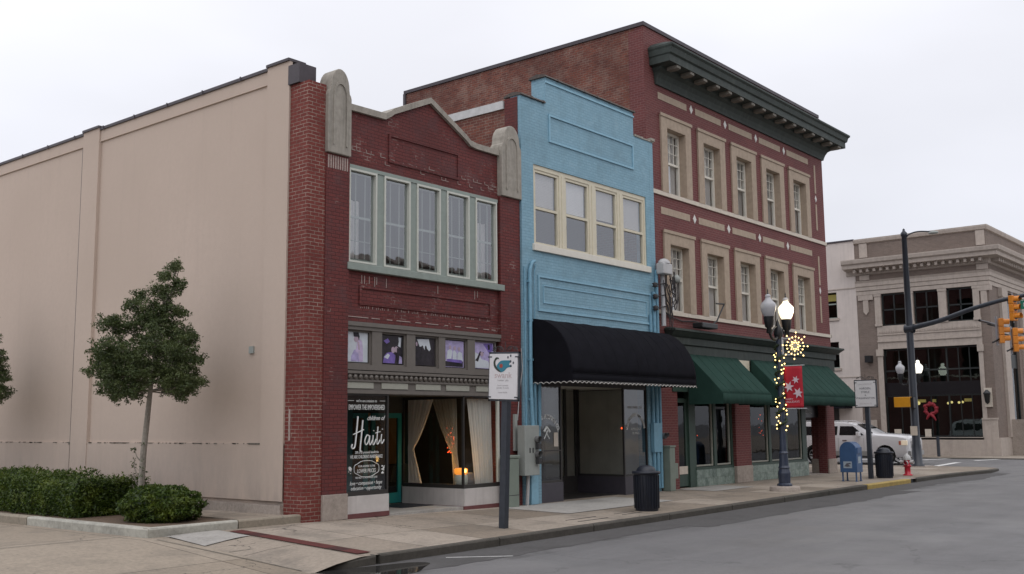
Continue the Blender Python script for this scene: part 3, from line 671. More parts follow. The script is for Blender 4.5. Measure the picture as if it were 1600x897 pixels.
# dentil band and cream panels
m = MB(); m.box(14.78, 19.80, F-.04, F+.16, 3.10, 3.16); m.box(14.78, 19.80, F+.02, F+.16, 2.96, 3.10)
for k in range(33): m.lathe([(.001, -.05), (.045, -.03), (.05, .02), (.03, .05), (.001, .06)], (14.86+k*.151, F-.0, 3.03), 7)
m.build('dentil_band', 'taupe', rb)
m = MB(); m.box(14.78, 19.80, F+.03, F+.16, 2.66, 2.96); m.box(14.78, 19.80, F-.02, F+.16, 2.68, 2.75); m.box(14.78, 19.80, F-.01, F+.16, 2.93, 2.97); m.build('storefront_beam', 'taupe', rb)
m = MB()
for a, b in ((14.82, 15.56), (15.80, 16.60), (16.85, 17.66), (17.85, 18.65), (18.9, 19.72)): m.box(a, b, F+.012, F+.03, 2.79, 2.92)
m.build('cream_panel', 'taupe_panel', rb)
# transom pictures: abstract family photographs behind the glass
def pic(i, bgm, shapes):
    a, b = px_[i]; a += .04; b -= .04; z0, z1 = 3.35, 3.99; y = F+.10
    if i in (1, 3): z1 -= .02
    pn = bx('poster', bgm, rb, a+.01, b-.02, y, y+.012, z0, z1)
    W_, H_ = b-a, z1-z0
    for n_, (mat, pts) in enumerate(shapes):
        MB().prism([(a+.01+p[0]*(W_-.03), z0+p[1]*H_) for p in pts], 'y', y-.002-.0012*(n_+1), y-.0004-.0012*n_).build('poster_figure', mat, pn)
def el(cx, cy, rx, ry, n=16): return [(cx+rx*math.cos(2*math.pi*k/n), cy+ry*math.sin(2*math.pi*k/n)) for k in range(n)]
pic(0, 'print_pale', [('print_lilac', [(.2,.02),(.62,.02),(.66,.3),(.5,.42),(.35,.4),(.22,.2)]), ('print_pink', [(.42,.35),(.55,.3),(.6,.02),(.78,.02),(.76,.5),(.72,.7),(.6,.78),(.5,.7)]), ('print_skin', el(.44,.76,.11,.1)), ('print_dark', [(.33,.84),(.3,.98),(.55,.99),(.6,.85),(.57,.72),(.52,.84)]), ('print_skin', [(.5,.7),(.58,.66),(.62,.4),(.54,.42)])])
pic(1, 'print_dark', [('print_violet', [(.1,.8),(.3,.9),(.4,.78),(.25,.7)]), ('print_pale', [(.78,.65),(.9,.6),(.93,.95),(.8,.96),(.82,.8)]), ('print_violet', [(.08,.02),(.62,.02),(.66,.3),(.5,.42),(.25,.38),(.12,.25)]), ('print_pale', [(.12,.22),(.3,.36),(.4,.3),(.3,.16)]), ('print_skin', el(.55,.5,.09,.11)), ('print_skin', el(.7,.52,.09,.11)), ('print_dark', [(.72,.6),(.85,.5),(.86,.1),(.72,.2)]), ('print_lilac', [(.8,.02),(.97,.02),(.95,.25),(.84,.3)])])
pic(2, 'print_dark', [('print_pale', [(.12,.92),(.7,.95),(.8,.6),(.72,.52),(.6,.62),(.5,.56),(.4,.68),(.25,.66)]), ('print_dark', el(.38,.62,.05,.09)), ('print_dark', el(.55,.62,.05,.09)), ('print_skin', el(.1,.75,.04,.08))])
pic(3, 'print_lilac', [('print_dark', [(.02,.02),(.95,.02),(.95,.22),(.5,.3),(.02,.2)]), ('print_pale', [(.1,.28),(.35,.32),(.4,.62),(.28,.68),(.15,.6)]), ('print_pale', [(.42,.25),(.62,.28),(.62,.55),(.5,.65),(.42,.55)]), ('print_pale', [(.65,.22),(.95,.25),(.9,.55),(.75,.6),(.66,.5)]), ('print_skin', el(.28,.74,.06,.08)), ('print_skin', el(.52,.72,.06,.08)), ('print_skin', el(.75,.7,.06,.08)), ('print_violet', [(.12,.2),(.9,.16),(.88,.28),(.14,.3)])])
pic(4, 'print_lilac', [('print_violet', [(.45,.95),(.95,.98),(.97,.7),(.75,.62),(.6,.8)]), ('print_dark', [(.7,.9),(.8,.93),(.82,.74),(.72,.72)]), ('print_pale', [(.02,.02),(.9,.02),(.7,.3),(.4,.35),(.2,.55),(.05,.6)]), ('print_dark', [(.15,.4),(.3,.65),(.5,.62),(.42,.5),(.3,.5),(.2,.25),(.05,.3)]), ('print_skin', el(.4,.55,.08,.09))])
for a, b in px_: MB().quad((a+.03, F+.085, 3.31), (b-.03, F+.085, 3.31), (b-.03, F+.085, 4.01), (a+.03, F+.085, 4.01)).build('transom_pane', 'glass_clear', tr)
# shopfront: two display windows either side of a recessed door
YB = 18.65
bx('bulkhead', 'white_base', rb, 14.80, 16.02, F+.0, F+.1, .19, .55)
bx('bulkhead_plinth', 'red_base', rb, 14.80, 16.02, F-.02, F+.1, .09, .19)
m = MB(); m.box(15.92, 16.02, F+.1, YB, .1, .55); m.build('bulkhead', 'white_base', rb)
m = MB(); m.box(18.45, 19.80, F+.0, F+.1, .12, .52); m.box(18.45, 18.55, F+.1, YB, .12, .52); m.build('bulkhead', 'white_base', rb)
m = MB(); m.box(18.43, 19.80, F-.02, F+.12, .02, .12); m.box(18.43, 18.55, F+.12, YB, .02, .12); m.build('bulkhead_plinth', 'red_base', rb)
m = MB(); frame_y(m, 14.80, 16.02, .55, 2.68, F+.02, F+.09, .035, .09); m.box(15.96, 16.02, F+.09, YB, .55, .62); m.box(15.96, 16.02, F+.09, YB, 2.62, 2.68)
dw = m.build('display_window', 'dark_frame', rb)
MB().quad((14.83, F+.055, .62), (15.99, F+.055, .62), (15.99, F+.055, 2.66), (14.83, F+.055, 2.66)).build('pane', 'glass', dw)
MB().quad((15.99, F+.1, .62), (15.99, YB, .62), (15.99, YB, 2.64), (15.99, F+.1, 2.64)).build('pane', 'glass_clear', dw)
m = MB(); frame_y(m, 18.45, 19.80, .52, 2.68, F+.02, F+.09, .03, .09); m.box(18.45, 18.51, F+.09, YB, .52, .61); m.box(18.45, 18.51, F+.09, YB, 2.62, 2.68); m.box(18.45, 18.49, YB-.04, YB, .6, 2.65)
dw2 = m.build('display_window', 'dark_frame', rb)
MB().quad((18.49, F+.055, .6), (19.77, F+.055, .6), (19.77, F+.055, 2.66), (18.49, F+.055, 2.66)).build('pane', 'glass_clear', dw2)
MB().quad((18.475, F+.1, .6), (18.475, YB-.04, .6), (18.475, YB-.04, 2.64), (18.475, F+.1, 2.64)).build('pane', 'glass_clear', dw2)
bx('white_jamb', 'sage_light', rb, 19.70, 19.76, F+.02, F+.09, .62, 2.62)
bx('vestibule_floor', 'new_conc', rb, 16.0, 18.45, F+.02, YB+.1, -.1, .115)
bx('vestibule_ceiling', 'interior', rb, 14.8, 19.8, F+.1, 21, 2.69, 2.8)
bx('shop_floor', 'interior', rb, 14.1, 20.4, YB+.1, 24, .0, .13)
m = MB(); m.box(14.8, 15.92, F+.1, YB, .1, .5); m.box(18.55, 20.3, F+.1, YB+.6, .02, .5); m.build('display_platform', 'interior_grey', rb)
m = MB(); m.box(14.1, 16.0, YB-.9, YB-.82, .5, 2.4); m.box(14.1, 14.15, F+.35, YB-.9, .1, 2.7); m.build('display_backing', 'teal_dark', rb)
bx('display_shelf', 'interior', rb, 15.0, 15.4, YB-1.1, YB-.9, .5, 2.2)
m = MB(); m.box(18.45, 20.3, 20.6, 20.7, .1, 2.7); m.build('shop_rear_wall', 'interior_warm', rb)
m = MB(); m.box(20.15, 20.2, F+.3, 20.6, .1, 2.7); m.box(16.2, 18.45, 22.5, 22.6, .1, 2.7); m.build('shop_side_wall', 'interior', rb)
# door: teal frame with glass, sidelight
m = MB()
for a, b in ((17.42, 18.42), (16.15, 17.30)):
    frame_y(m, a, b, .14, 2.30, YB, YB+.05, .12, .24)
dr = m.build('door', 'teal', rb)
MB().quad((16.2, YB+.03, .3), (18.35, YB+.03, .3), (18.35, YB+.03, 2.2), (16.2, YB+.03, 2.2)).build('door_pane', 'glass_dark', dr)
bx('door_header', 'interior', rb, 16.0, 18.45, YB-.01, YB+.06, 2.30, 2.69)
bx('door_handle', 'dark_frame', dr, 17.47, 17.51, YB-.06, YB, 1.0, 1.35)
bx('door_mat', 'can', rb, 17.3, 18.35, 17.5, 18.5, .116, .128)
# curtains and the candle lamp in the display
def drape(name, pts_top, pts_bot, z0, z1, mat, tie=None, folds=9, plane='x', at=0.):
    def fn(u, v):
        z = z0+(z1-z0)*v; a = lerp(pts_bot[0], pts_top[0], v); b = lerp(pts_bot[1], pts_top[1], v)
        if tie:
            tz, ta, tb = tie
            if z > tz:
                k = ((z-tz)/(z1-tz))**.75; a = ta+(pts_top[0]-ta)*k; b = tb+(pts_top[1]-tb)*k
            else:
                k = (tz-z)/(tz-z0); a = ta+(pts_bot[0]-ta)*k; b = tb+(pts_bot[1]-tb)*k
        s_ = a+(b-a)*u; d = at+.022*math.sin(u*folds*2*math.pi)+.01*math.sin(u*23+z*2)
        return (d, s_, z) if plane == 'x' else (s_, d, z)
    return MB().grid(fn, 60, 26).build(name, mat, rb)
drape('curtain', (18.6, 17.75), (18.6, 18.1), .54, 2.62, 'curtain', (1.45, 18.6, 18.42), 7, 'x', 18.60)
drape('curtain', (17.8, 17.0), (17.1, 16.85), .54, 2.62, 'sheer', (1.35, 17.15, 16.98), 7, 'x', 18.62)
drape('curtain', (18.78, 19.68), (19.1, 19.72), .54, 2.62, 'curtain', None, 8, 'y', F+.22)
cl = root('candle_lamp', (18.72, 16.95, .5), 'glowing amber glass candle lamp on the shop window ledge', 'lamp')
m = MB().lathe([(.10, 0), (.13, .03), (.12, .05), (.15, .10), (.17, .22), (.15, .32), (.14, .33)], (18.72, 16.95, .5), 18); m.build('lamp_base', 'sage_light', cl)
MB().lathe([(.12, .33), (.16, .36), (.165, .46), (.12, .48)], (18.72, 16.95, .5), 18).build('lamp_shade', 'candle', cl)
MB().ball((18.70, 16.80, .92), .035, sz=1.4).build('flame', 'flame', cl)
pl = bpy.data.lights.new('candle_light', 'POINT'); pl.energy = 15; pl.color = (1, .55, .18); pl.shadow_soft_size = .1
po_ = bpy.data.objects.new('candle_light', pl); C.objects.link(po_); po_.location = (18.8, 17.35, 1.15)
tag(MB().lathe([(.001, 0), (.2, .03), (.26, .16), (.2, .3), (.06, .36), (.001, .36)], (19.15, 17.05, .5), 12, sy=.6).build('cushion', 'pillow'), 'grey cushion leaning beside the candle lamp in the shop window', 'cushion')
m = MB(); m.box(18.9, 20.0, 19.6, 20.1, .13, 1.0); tag(m.build('display_cabinet', 'interior'), 'low black cabinet at the back of the curtained shop window', 'cabinet')
m = MB(); random.seed(9)
for k in range(26): m.ball((19.55+random.uniform(-.09, .09), 18.1+random.uniform(-.1, .1), 1.25+random.uniform(0, .75)), .012, 5, 4)
tag(m.build('light_string', 'bulb_red'), 'red string lights hanging inside the shop window behind the white curtain', 'lights')
# window writing
T = lambda s, sz, x, z, **k: text(s, sz, (x, F+.05, z), (1, 0, 0), (0, 0, 1), 'lettering', dw, **k)
T("we're on a mission to", .085, 15.40, 2.50, sx=.8)
bx('lettering_rule', 'lettering', dw, 14.86, 15.03, F+.046, F+.05, 2.525, 2.533); bx('lettering_rule', 'lettering', dw, 15.78, 15.94, F+.046, F+.05, 2.525, 2.533)
T("EMPOWER THE IMPOVERISHED", .155, 15.41, 2.34, sx=.485)
T("children of", .135, 15.66, 2.12, shear=.4, sx=.85)
# brush script: each letter drawn as a swept stroke
m = MB()
def stroke(pts, r=.011):
    m.tube([(x, F+.046, z) for x, z in pts], r, 6)
def bez(p, n=8):
    out = []
    for i in range(len(p)-1):
        a = Vector(p[max(i-1, 0)]); b = Vector(p[i]); c = Vector(p[i+1]); d = Vector(p[min(i+2, len(p)-1)])
        for k in range(n):
            t = k/n; out.append(tuple(.5*((2*b)+(-a+c)*t+(2*a-5*b+4*c-d)*t*t+(-a+3*b-3*c+d)*t*t*t)))
    return out+[p[-1]]
hx = 15.02
stroke(bez([(hx-.02, 1.62), (hx-.04, 1.56), (hx+.0, 1.53), (hx+.06, 1.62), (hx+.13, 2.20)]), .016)
stroke(bez([(hx+.27, 2.12), (hx+.24, 1.85), (hx+.20, 1.50), (hx+.23, 1.47)]), .016)
stroke(bez([(hx+.0, 1.82), (hx+.12, 1.86), (hx+.30, 1.92)]), .011)
stroke(bez([(hx+.46, 1.78), (hx+.39, 1.80), (hx+.33, 1.68), (hx+.37, 1.60), (hx+.44, 1.68), (hx+.47, 1.79), (hx+.46, 1.64), (hx+.49, 1.60), (hx+.55, 1.70)]), .012)
stroke(bez([(hx+.57, 1.80), (hx+.56, 1.64), (hx+.59, 1.60), (hx+.66, 1.72)]), .012); stroke([(hx+.585, 1.89), (hx+.59, 1.90)], .014)
stroke(bez([(hx+.71, 1.98), (hx+.68, 1.66), (hx+.71, 1.61), (hx+.77, 1.70)]), .012); stroke(bez([(hx+.64, 1.84), (hx+.70, 1.86), (hx+.78, 1.87)]), .009)
stroke(bez([(hx+.82, 1.82), (hx+.80, 1.66), (hx+.83, 1.62), (hx+.89, 1.70)]), .012); stroke([(hx+.835, 1.92), (hx+.84, 1.93)], .014)
m.build('script_lettering', 'lettering', dw)
T("20% of all proceeds benefit the", .075, 15.42, 1.42, sx=.72)
T("WE ARE CHILDREN'S INHERITANCE", .10, 15.41, 1.32, sx=.58)
fr = MB(); cxs, czs = 15.41, 1.10
ring = [(cxs+.34*math.copysign(abs(math.cos(t))**.6, math.cos(t))*(1+.05*math.cos(4*t)), czs+.15*math.copysign(abs(math.sin(t))**.6, math.sin(t))*(1+.12*math.cos(4*t))) for t in [2*math.pi*k/40 for k in range(41)]]
fr.tube([(x, F+.046, z) for x, z in ring], .006, 5); fr.build('lettering_frame', 'lettering', dw)
T("YOUR ANSWER TO THE", .06, 15.41, 1.135, sx=.75); T("LOWER PRICES", .115, 15.41, 1.02, sx=.68)
for cx_ in (14.93, 15.88):
    fm = MB(); random.seed(int(cx_*10))
    for k in range(14):
        a_ = random.uniform(0, 6.28); r_ = random.uniform(.01, .06); fm.ball((cx_+r_*math.cos(a_), F+.045, 1.08+1.6*r_*math.sin(a_)), random.uniform(.010, .022), 6, 4)
    fm.build('flower_decal', 'lettering', dw)
T("WE HELP TO NORMALIZE LIVES", .055, 15.41, .90, sx=.8)
T("love • compassion • hope", .115, 15.40, .77, shear=.35, sx=.78)
T("education • opportunity", .115, 15.40, .665, shear=.35, sx=.78)

# ================================================================ BLUE BUILDING
BF = F-.08; BX0, BX1 = 20.60, 27.07
bb = root('blue_brick_building', (23.8, F, 0), 'narrow two-storey building of light blue painted brick with black rounded awning', 'building')
m = wall_y(BF, F+.28, BX0, 26.84, 0, 10.5, [(21.10, 26.60, 6.65, 8.78), (21.28, 26.42, 0, 3.55)])
m.box(26.845, BX1, BF, F-.01, 0, 10.5)
m.box(21.68, 26.0, BF, F+.40, 10.5, 11.28)
m.box(BX0, 21.675, BF, F+.28, 10.5, 10.53); m.box(26.005, BX1, BF, F-.01, 10.5, 10.56)
m.build('front_wall', 'blue', bb)
# tile coping on the stepped parapet
m = MB()
def tiles(x0, x1, z, y0, y1, step=.62, h=.12):
    n = max(1, round((x1-x0)/step))
    for k in range(n):
        a = x0+(x1-x0)*k/n; b = x0+(x1-x0)*(k+1)/n
        m.prism([(y0-.06, z), (y1+.06, z), (y1+.03, z+.05), ((y0+y1)/2, z+h), (y0-.03, z+.05)], 'x', a, b-.015)
        m.prism([(y0-.075, z-.01), (y1+.075, z-.01), (y1+.04, z+.06), ((y0+y1)/2, z+h+.025), (y0-.04, z+.06)], 'x', b-.07, b)
tiles(21.62, 26.05, 11.28, BF, F+.40); m.build('coping', 'roof_tile', bb); m = MB(); tiles(BX0-.03, 21.60, 10.53, BF, F+.42); m.build('coping', 'roof_tile', bb)
m = MB(); m.box(26.05, 26.5, BF-.03, F+.25, 10.56, 10.62); m.box(26.5, BX1+.02, BF-.03, F-.01, 10.56, 10.60); m.box(26.9, BX1+.06, BF-.06, F-.01, 10.60, 10.68); m.build('stone_cap', 'concrete_trim', bb)
bx('parapet_moulding', 'blue_trim', bb, 21.66, 26.02, BF-.03, BF, 11.12, 11.17)
# raised panel mouldings
m = MB(); frame_y(m, 21.78, 25.95, 9.50, 10.27, BF-.035, BF, .055); m.build('panel_moulding', 'blue_trim', bb); m = MB(); frame_y(m, 21.22, 26.72, 4.90, 5.84, BF-.035, BF, .055); frame_y(m, 21.45, 26.5, 5.12, 5.60, BF-.02, BF, .03); m.build('panel_moulding', 'blue_trim', bb)
# west return in red brick and side wall with white flashing
m = MB(); m.box(20.585, 20.60-.002, F+.02, 17.05, 8.4, 10.5); m.build('return_wall', 'maroon', bb)
bx('side_wall', 'side_brick', bb, 20.60, 20.85, 17.05, 40, 0, 10.25)
bx('flashing', 'white_flash', bb, 20.55, 20.88, 17.08, 40, 10.25, 10.47)
bx('return_backing', 'maroon', bb, 20.60, 20.9, F+.281, 17.045, 8.0, 10.5)
bx('roof', 'roof', bb, 20.86, 26.8, F+.45, 40, 9.3, 9.4); bx('rear_wall', 'side_brick', bb, 20.86, 26.8, 39.8, 40, 0, 9.3)
bx('floor_slab', 'interior', bb, 20.9, 26.8, F+.3, 30, 4.3, 4.6); bx('upper_partition', 'interior', bb, 20.9, 26.8, 18.6, 18.7, 4.6, 9)
# four upper windows with blinds
bw_ = [(21.17, 22.26), (22.53, 23.67), (23.96, 25.09), (25.36, 26.52)]
m = MB(); m.box(21.10, 26.60, BF+.03, BF+.16, 8.66, 8.78); m.box(21.10, 21.17, BF+.03, BF+.16, 6.65, 8.66); m.box(26.52, 26.60, BF+.03, BF+.16, 6.65, 8.66)
for (a, b), (c, d) in zip(bw_, bw_[1:]): m.box(b, c, BF+.03, BF+.16, 6.65, 8.66); m.box((b+c)/2-.03, (b+c)/2+.03, BF+.015, BF+.03, 6.65, 8.66)
m.build('window_mullions', 'cream', bb)
bx('window_sill', 'white_frame', bb, 21.03, 26.72, BF-.07, BF+.15, 6.47, 6.65, bevel=.01)
for i, (a, b) in enumerate(bw_):
    m = MB(); frame_y(m, a, b, 6.65, 8.66, BF+.05, BF+.14, .07); m.box(a+.07, b-.07, BF+.05, BF+.12, 7.60, 7.67); wd = m.build('window', 'cream', bb)
    MB().quad((a+.05, BF+.10, 6.7), (b-.05, BF+.10, 6.7), (b-.05, BF+.10, 8.6), (a+.05, BF+.10, 8.6)).build('pane', 'glass_up', wd)
    m = MB(); zb = [7.68, 7.68, 7.74, 7.68][i]
    nsl = int((8.6-zb)/.042)
    for k in range(nsl): z = 8.6-k*.042; m.quad((a+.09, BF+.175, z-.036), (b-.09, BF+.175, z-.036), (b-.09, BF+.165, z), (a+.09, BF+.165, z))
    m.build('blind', 'blind_bright' if i == 1 else 'blind', wd)
    m = MB()
    for k in range(22): z = 7.6-k*.042; m.quad((a+.09, BF+.24, z-.012), (b-.09, BF+.24, z-.012), (b-.09, BF+.27, z), (a+.09, BF+.27, z))
    m.build('blind', 'interior_grey', wd)
# black dome awning
def qarc(n=14): return [(F-.1-1.25*math.sin(math.pi/2*i/n), 3.25+1.42*math.cos(math.pi/2*i/n)) for i in range(n+1)]
A = qarc(); ax0, ax1 = 20.95, 27.05
m = MB(); prof = A+[(F-1.355, 3.04)]
def aw_pt(u, v):
    j = v*(len(A)-1); i = min(int(j), len(A)-2); f_ = j-i; y = A[i][0]*(1-f_)+A[i+1][0]*f_; z = A[i][1]*(1-f_)+A[i+1][1]*f_
    sg = .012*abs(math.sin(math.pi*u*6))*math.sin(math.pi*min(1, v*1.05))+.006*math.sin(u*47+v*9)
    return (ax0+(ax1-ax0)*u, y+sg*.7, z-sg)
m.grid(aw_pt, 72, 14); m.grid(lambda u, v: (ax0+(ax1-ax0)*u, F-1.35-.004*math.sin(u*60)*v, 3.25-.21*v), 72, 2)
for x_ in (ax0, ax1): m.quad(*[(x_, y, z) for y, z in prof], (x_, F-.09, 3.04))
aw = m.build('awning', 'awn_black', bb, solid=.012)
m = MB()
for k in range(7):
    x_ = ax0+.05+(ax1-ax0-.1)*k/6; m.tube([(x_, y+.05, z-.05) for y, z in A], .014, 6)
m.tube([(ax0, F-1.35, 3.06), (ax1, F-1.35, 3.06)], .014, 6)
m.build('awning_frame', 'dark_frame', aw)
m = MB(); n = 32
pts = []
for k in range(n*6+1):
    t = k/6; fr_ = t-int(t); pts.append((ax0+(ax1-ax0)*k/(n*6), F-1.365, 3.00+.045*abs(math.sin(math.pi*t))))
m.tube(pts, .009, 5)
pts = [(ax0-.01, F-.09-1.27*k/42, 3.00+.045*abs(math.sin(math.pi*k/6))) for k in range(43)]; m.tube(pts, .009, 5)
m.build('awning_trim', 'white_trim', aw)
m = MB()
for k in range(1, 12):
    u = k/12; m.tube([(aw_pt(u, v/14)[0], aw_pt(u, v/14)[1]-.006, aw_pt(u, v/14)[2]+.006) for v in range(15)], .003 if k % 2 else .005, 4)
m.tube([(ax0, F-1.36, 3.25), (ax1, F-1.36, 3.25)], .008, 4); m.build('awning_seam', 'awn_seam', aw)
m = MB()
for k in range(n):
    x_ = ax0+(ax1-ax0)*k/n; ww = (ax1-ax0)/n; m.prism([(x_, 3.05), (x_+ww, 3.05), (x_+ww, 3.0), (x_+ww*.8, 3.03), (x_+ww*.5, 3.045), (x_+ww*.2, 3.03), (x_, 3.0)], 'y', F-1.361, F-1.355)
m.build('awning_valance', 'awn_black', aw)
# blue pilasters & recessed shopfront
YB2 = 18.2
m = MB(); m.box(21.28, 26.42, BF+.05, F+.25, 3.0, 3.55); m.build('storefront_header', 'dark_frame', bb)
bx('bulkhead', 'black_base', bb, 21.28, 22.24, BF+.02, BF+.14, .0, .50, bevel=.008); m = MB(); m.box(22.12, 22.22, BF+.14, YB2, .0, .5); m.build('bulkhead', 'black_base', bb)
m = MB(); m.box(25.16, 26.42, BF+.02, BF+.14, .0, .50); m.box(25.17, 25.29, BF+.14, YB2, .0, .5); m.build('bulkhead', 'black_base', bb)
m = MB(); frame_y(m, 21.28, 22.22, .50, 3.0, BF+.04, BF+.10, .04, .06); m.box(22.17, 22.22, BF+.1, YB2, .5, .56); m.box(22.17, 22.22, YB2-.05, YB2, .5, 3.0); m.box(21.32, 22.18, BF+.04, BF+.09, 1.30, 1.33); dl = m.build('display_window', 'dark_frame', bb)
MB().quad((21.3, BF+.07, .52), (22.2, BF+.07, .52), (22.2, BF+.07, 2.98), (21.3, BF+.07, 2.98)).build('pane', 'glass', dl)
MB().quad((22.195, BF+.1, .55), (22.195, YB2, .55), (22.195, YB2, 2.98), (22.195, BF+.1, 2.98)).build('pane', 'glass_clear', dl)
m = MB(); frame_y(m, 25.18, 26.42, .50, 3.0, BF+.04, BF+.10, .04, .06); m.box(25.18, 25.23, BF+.1, YB2, .5, .56); m.box(25.18, 25.23, YB2-.05, YB2, .5, 3.0); dr_ = m.build('display_window', 'dark_frame', bb)
MB().quad((25.2, BF+.07, .52), (26.4, BF+.07, .52), (26.4, BF+.07, 2.98), (25.2, BF+.07, 2.98)).build('pane', 'glass', dr_)
MB().quad((25.205, BF+.1, .55), (25.205, YB2, .55), (25.205, YB2, 2.98), (25.205, BF+.1, 2.98)).build('pane', 'glass_clear', dr_)
m = MB(); m.box(22.2, 25.2, YB2, YB2+.06, 0, .5); m.box(22.2, 22.3, YB2, YB2+.06, .5, 3); m.box(23.55, 23.62, YB2, YB2+.06, .5, 3); m.box(24.58, 24.66, YB2, YB2+.06, .5, 3); m.box(25.1, 25.2, YB2, YB2+.06, .5, 3); m.build('shopfront_frame', 'dark_frame', bb)
m = MB(); m.quad((22.2, YB2+.03, .5), (25.2, YB2+.03, .5), (25.2, YB2+.03, 3), (22.2, YB2+.03, 3)); m.build('shopfront_pane', 'glass_clear', bb)
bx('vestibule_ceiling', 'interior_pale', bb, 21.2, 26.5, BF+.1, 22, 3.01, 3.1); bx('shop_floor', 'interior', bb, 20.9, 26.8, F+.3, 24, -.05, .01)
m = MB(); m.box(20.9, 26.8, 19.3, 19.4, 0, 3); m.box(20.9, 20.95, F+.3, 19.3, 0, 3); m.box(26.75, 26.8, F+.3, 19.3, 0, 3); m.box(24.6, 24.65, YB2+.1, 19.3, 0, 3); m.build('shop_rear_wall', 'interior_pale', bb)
bx('paper_notice', 'stone_light', dl, 21.90, 22.08, BF+.055, BF+.06, 1.42, 1.78)
bx('vestibule_tiles', 'dark_frame', bb, 22.2, 25.2, F+.2, YB2, -.02, .012)
def arc_text(s, size, cx, cz, r, a0, a1, y, mat, parent):
    m = MB(); n = len(s)
    for i, ch in enumerate(s):
        if ch == ' ': continue
        a = a0+(a1-a0)*i/(n-1); ux = Vector((math.sin(a), 0, -math.cos(a))); uz = Vector((math.cos(a), 0, math.sin(a)))
        g = text(ch, size, (cx+r*math.cos(a), y, cz+r*math.sin(a)), ux, uz, mat, 'mb', bold=.007); m.add(g.v, g.f)
    return m.build('lettering', mat, parent)
arc_text("WILLIAMS AUCTION CO.", .145, 21.60, 1.62, .52, R(162), R(22), BF+.065, 'lettering', dl)
m = MB()
for s_ in (-1, 1):
    m.tube([(21.60-.11*s_, BF+.06, 1.62), (21.60+.07*s_, BF+.06, 1.86)], .014, 6)
    m.tube([(21.60+.0*s_, BF+.06, 1.93), (21.60+.13*s_, BF+.06, 1.80)], .032, 6)
m.build('gavel_emblem', 'lettering', dl)
arc_text("WILLIAMS ESTATE AUCTIONEERS", .12, 25.84, 1.78, .42, R(168), R(12), BF+.065, 'letter_dim', dr_)
text("APPRAISALS", .10, (25.84, BF+.065, 1.80), (1, 0, 0), (0, 0, 1), 'letter_dim', dr_); text("BUYING", .10, (25.84, BF+.065, 1.68), (1, 0, 0), (0, 0, 1), 'letter_dim', dr_)
text("FIRST STREET CO.", .10, (25.82, BF+.065, 2.42), (1, 0, 0), (0, 0, 1), 'letter_dim', dr_)
m = MB().ball((25.32, BF+.2, 1.86), .03, 8, 6); m.build('indicator_light', 'bulb_red', dr_)
# conduits up the blue front
m = MB()
m.tube([(21.05, BF-.05, 6.18), (20.92, BF-.06, 6.12), (20.83, BF-.06, 5.9), (20.82, BF-.06, 3.0), (20.78, BF-.14, 1.95)], .05, 8)
m.tube([(21.10, BF-.05, 6.10), (21.02, BF-.06, 5.9), (21.0, BF-.06, 3.0), (20.98, BF-.06, 2.9)], .02, 6)
m.tube([(21.18, BF-.06, 3.3), (21.16, BF-.06, 1.95)], .045, 8); m.tube([(21.0, BF-.05, 3.2), (21.0, BF-.05, 1.95)], .04, 8)
m.tube([(20.66, BF-.02, 6.0), (20.66, BF-.02, .1)], .03, 6)
for z in (2.6, 3.6, 4.6, 5.6): m.box(20.76, 20.9, BF-.09, BF, z, z+.05)
m.build('conduit', 'conduit', bb)
m = MB()
m.tube([(26.62, BF-.05, 5.2), (26.62, BF-.05, .2)], .05, 8); m.tube([(26.80, BF-.06, 5.9), (26.80, BF-.06, .1)], .06, 8); m.tube([(27.0, BF-.05, 6.6), (27.0, BF-.05, .1)], .055, 8)
m.box(26.5, 26.95, BF-.14, BF-.03, 1.15, 2.0)
m.build('conduit', 'conduit', bb)
# electric meter cabinet, left of the blue shop
eb = root('meter_cabinet', (20.5, BF-.2, .75), 'light grey electric meter cabinet with two round meters on the blue corner', 'meter box')
bx('cabinet_body', 'grey_metal', eb, 20.20, 20.78, BF-.34, BF-.10, .75, 1.97, bevel=.012)
m = MB(); m.box(20.38, 20.40, BF-.36, BF-.34, 1.3, 1.42); m.box(20.50, 20.52, BF-.36, BF-.34, 1.3, 1.42); m.build('latch', 'hardware', eb)
for z in (1.62, 1.26):
    m = MB()
    m.tube([(20.66, BF-.34, z), (20.66, BF-.46, z)], .085, 14); me_ = m.build('meter', 'meter', eb); bx('meter_hood', 'hardware', me_, 20.60, 20.72, BF-.45, BF-.36, z-.24, z-.09)
m = MB(); m.tube([(20.55, BF-.15, .75), (20.53, BF-.15, .4), (20.50, BF-.15, .02)], .045, 8); m.build('conduit_elbow', 'pvc', eb)
m = MB(); m.box(20.72, 21.0, BF-.12, BF-.02, .02, .72); m.build('base_board', 'blue_trim', eb)
gc = root('utility_cabinet', (19.85, F-.2, 0), 'tall narrow grey-green utility cabinet on the pavement below the meters', 'utility cabinet', 'narrow utility cabinets')
m = MB(); m.box(19.64, 20.02, BF-.30, BF-.02, .0, 1.18); m.build('cabinet_body', 'green_metal', gc, bevel=.02); bx('cabinet_lid', 'green_metal', gc, 19.62, 20.04, BF-.32, BF-.0, 1.18, 1.26, bevel=.02)
bx('seam', 'hardware', gc, 19.63, 20.03, BF-.304, BF-.30, .30, .315)
g2 = root('utility_cabinet', (27.3, F-.2, 0), 'grey-green utility cabinet between the blue building and the green doorway', 'utility cabinet', 'narrow utility cabinets')
m = MB(); m.box(27.12, 27.42, BF-.28, BF-.0, .0, 1.28); m.build('cabinet_body', 'green_metal', g2, bevel=.02); bx('cabinet_lid', 'green_metal', g2, 27.10, 27.44, BF-.30, BF+.0, 1.28, 1.33, bevel=.01); bx('side_box', 'green_metal', g2, 27.44, 27.68, BF-.22, BF-.02, .35, .8, bevel=.01)
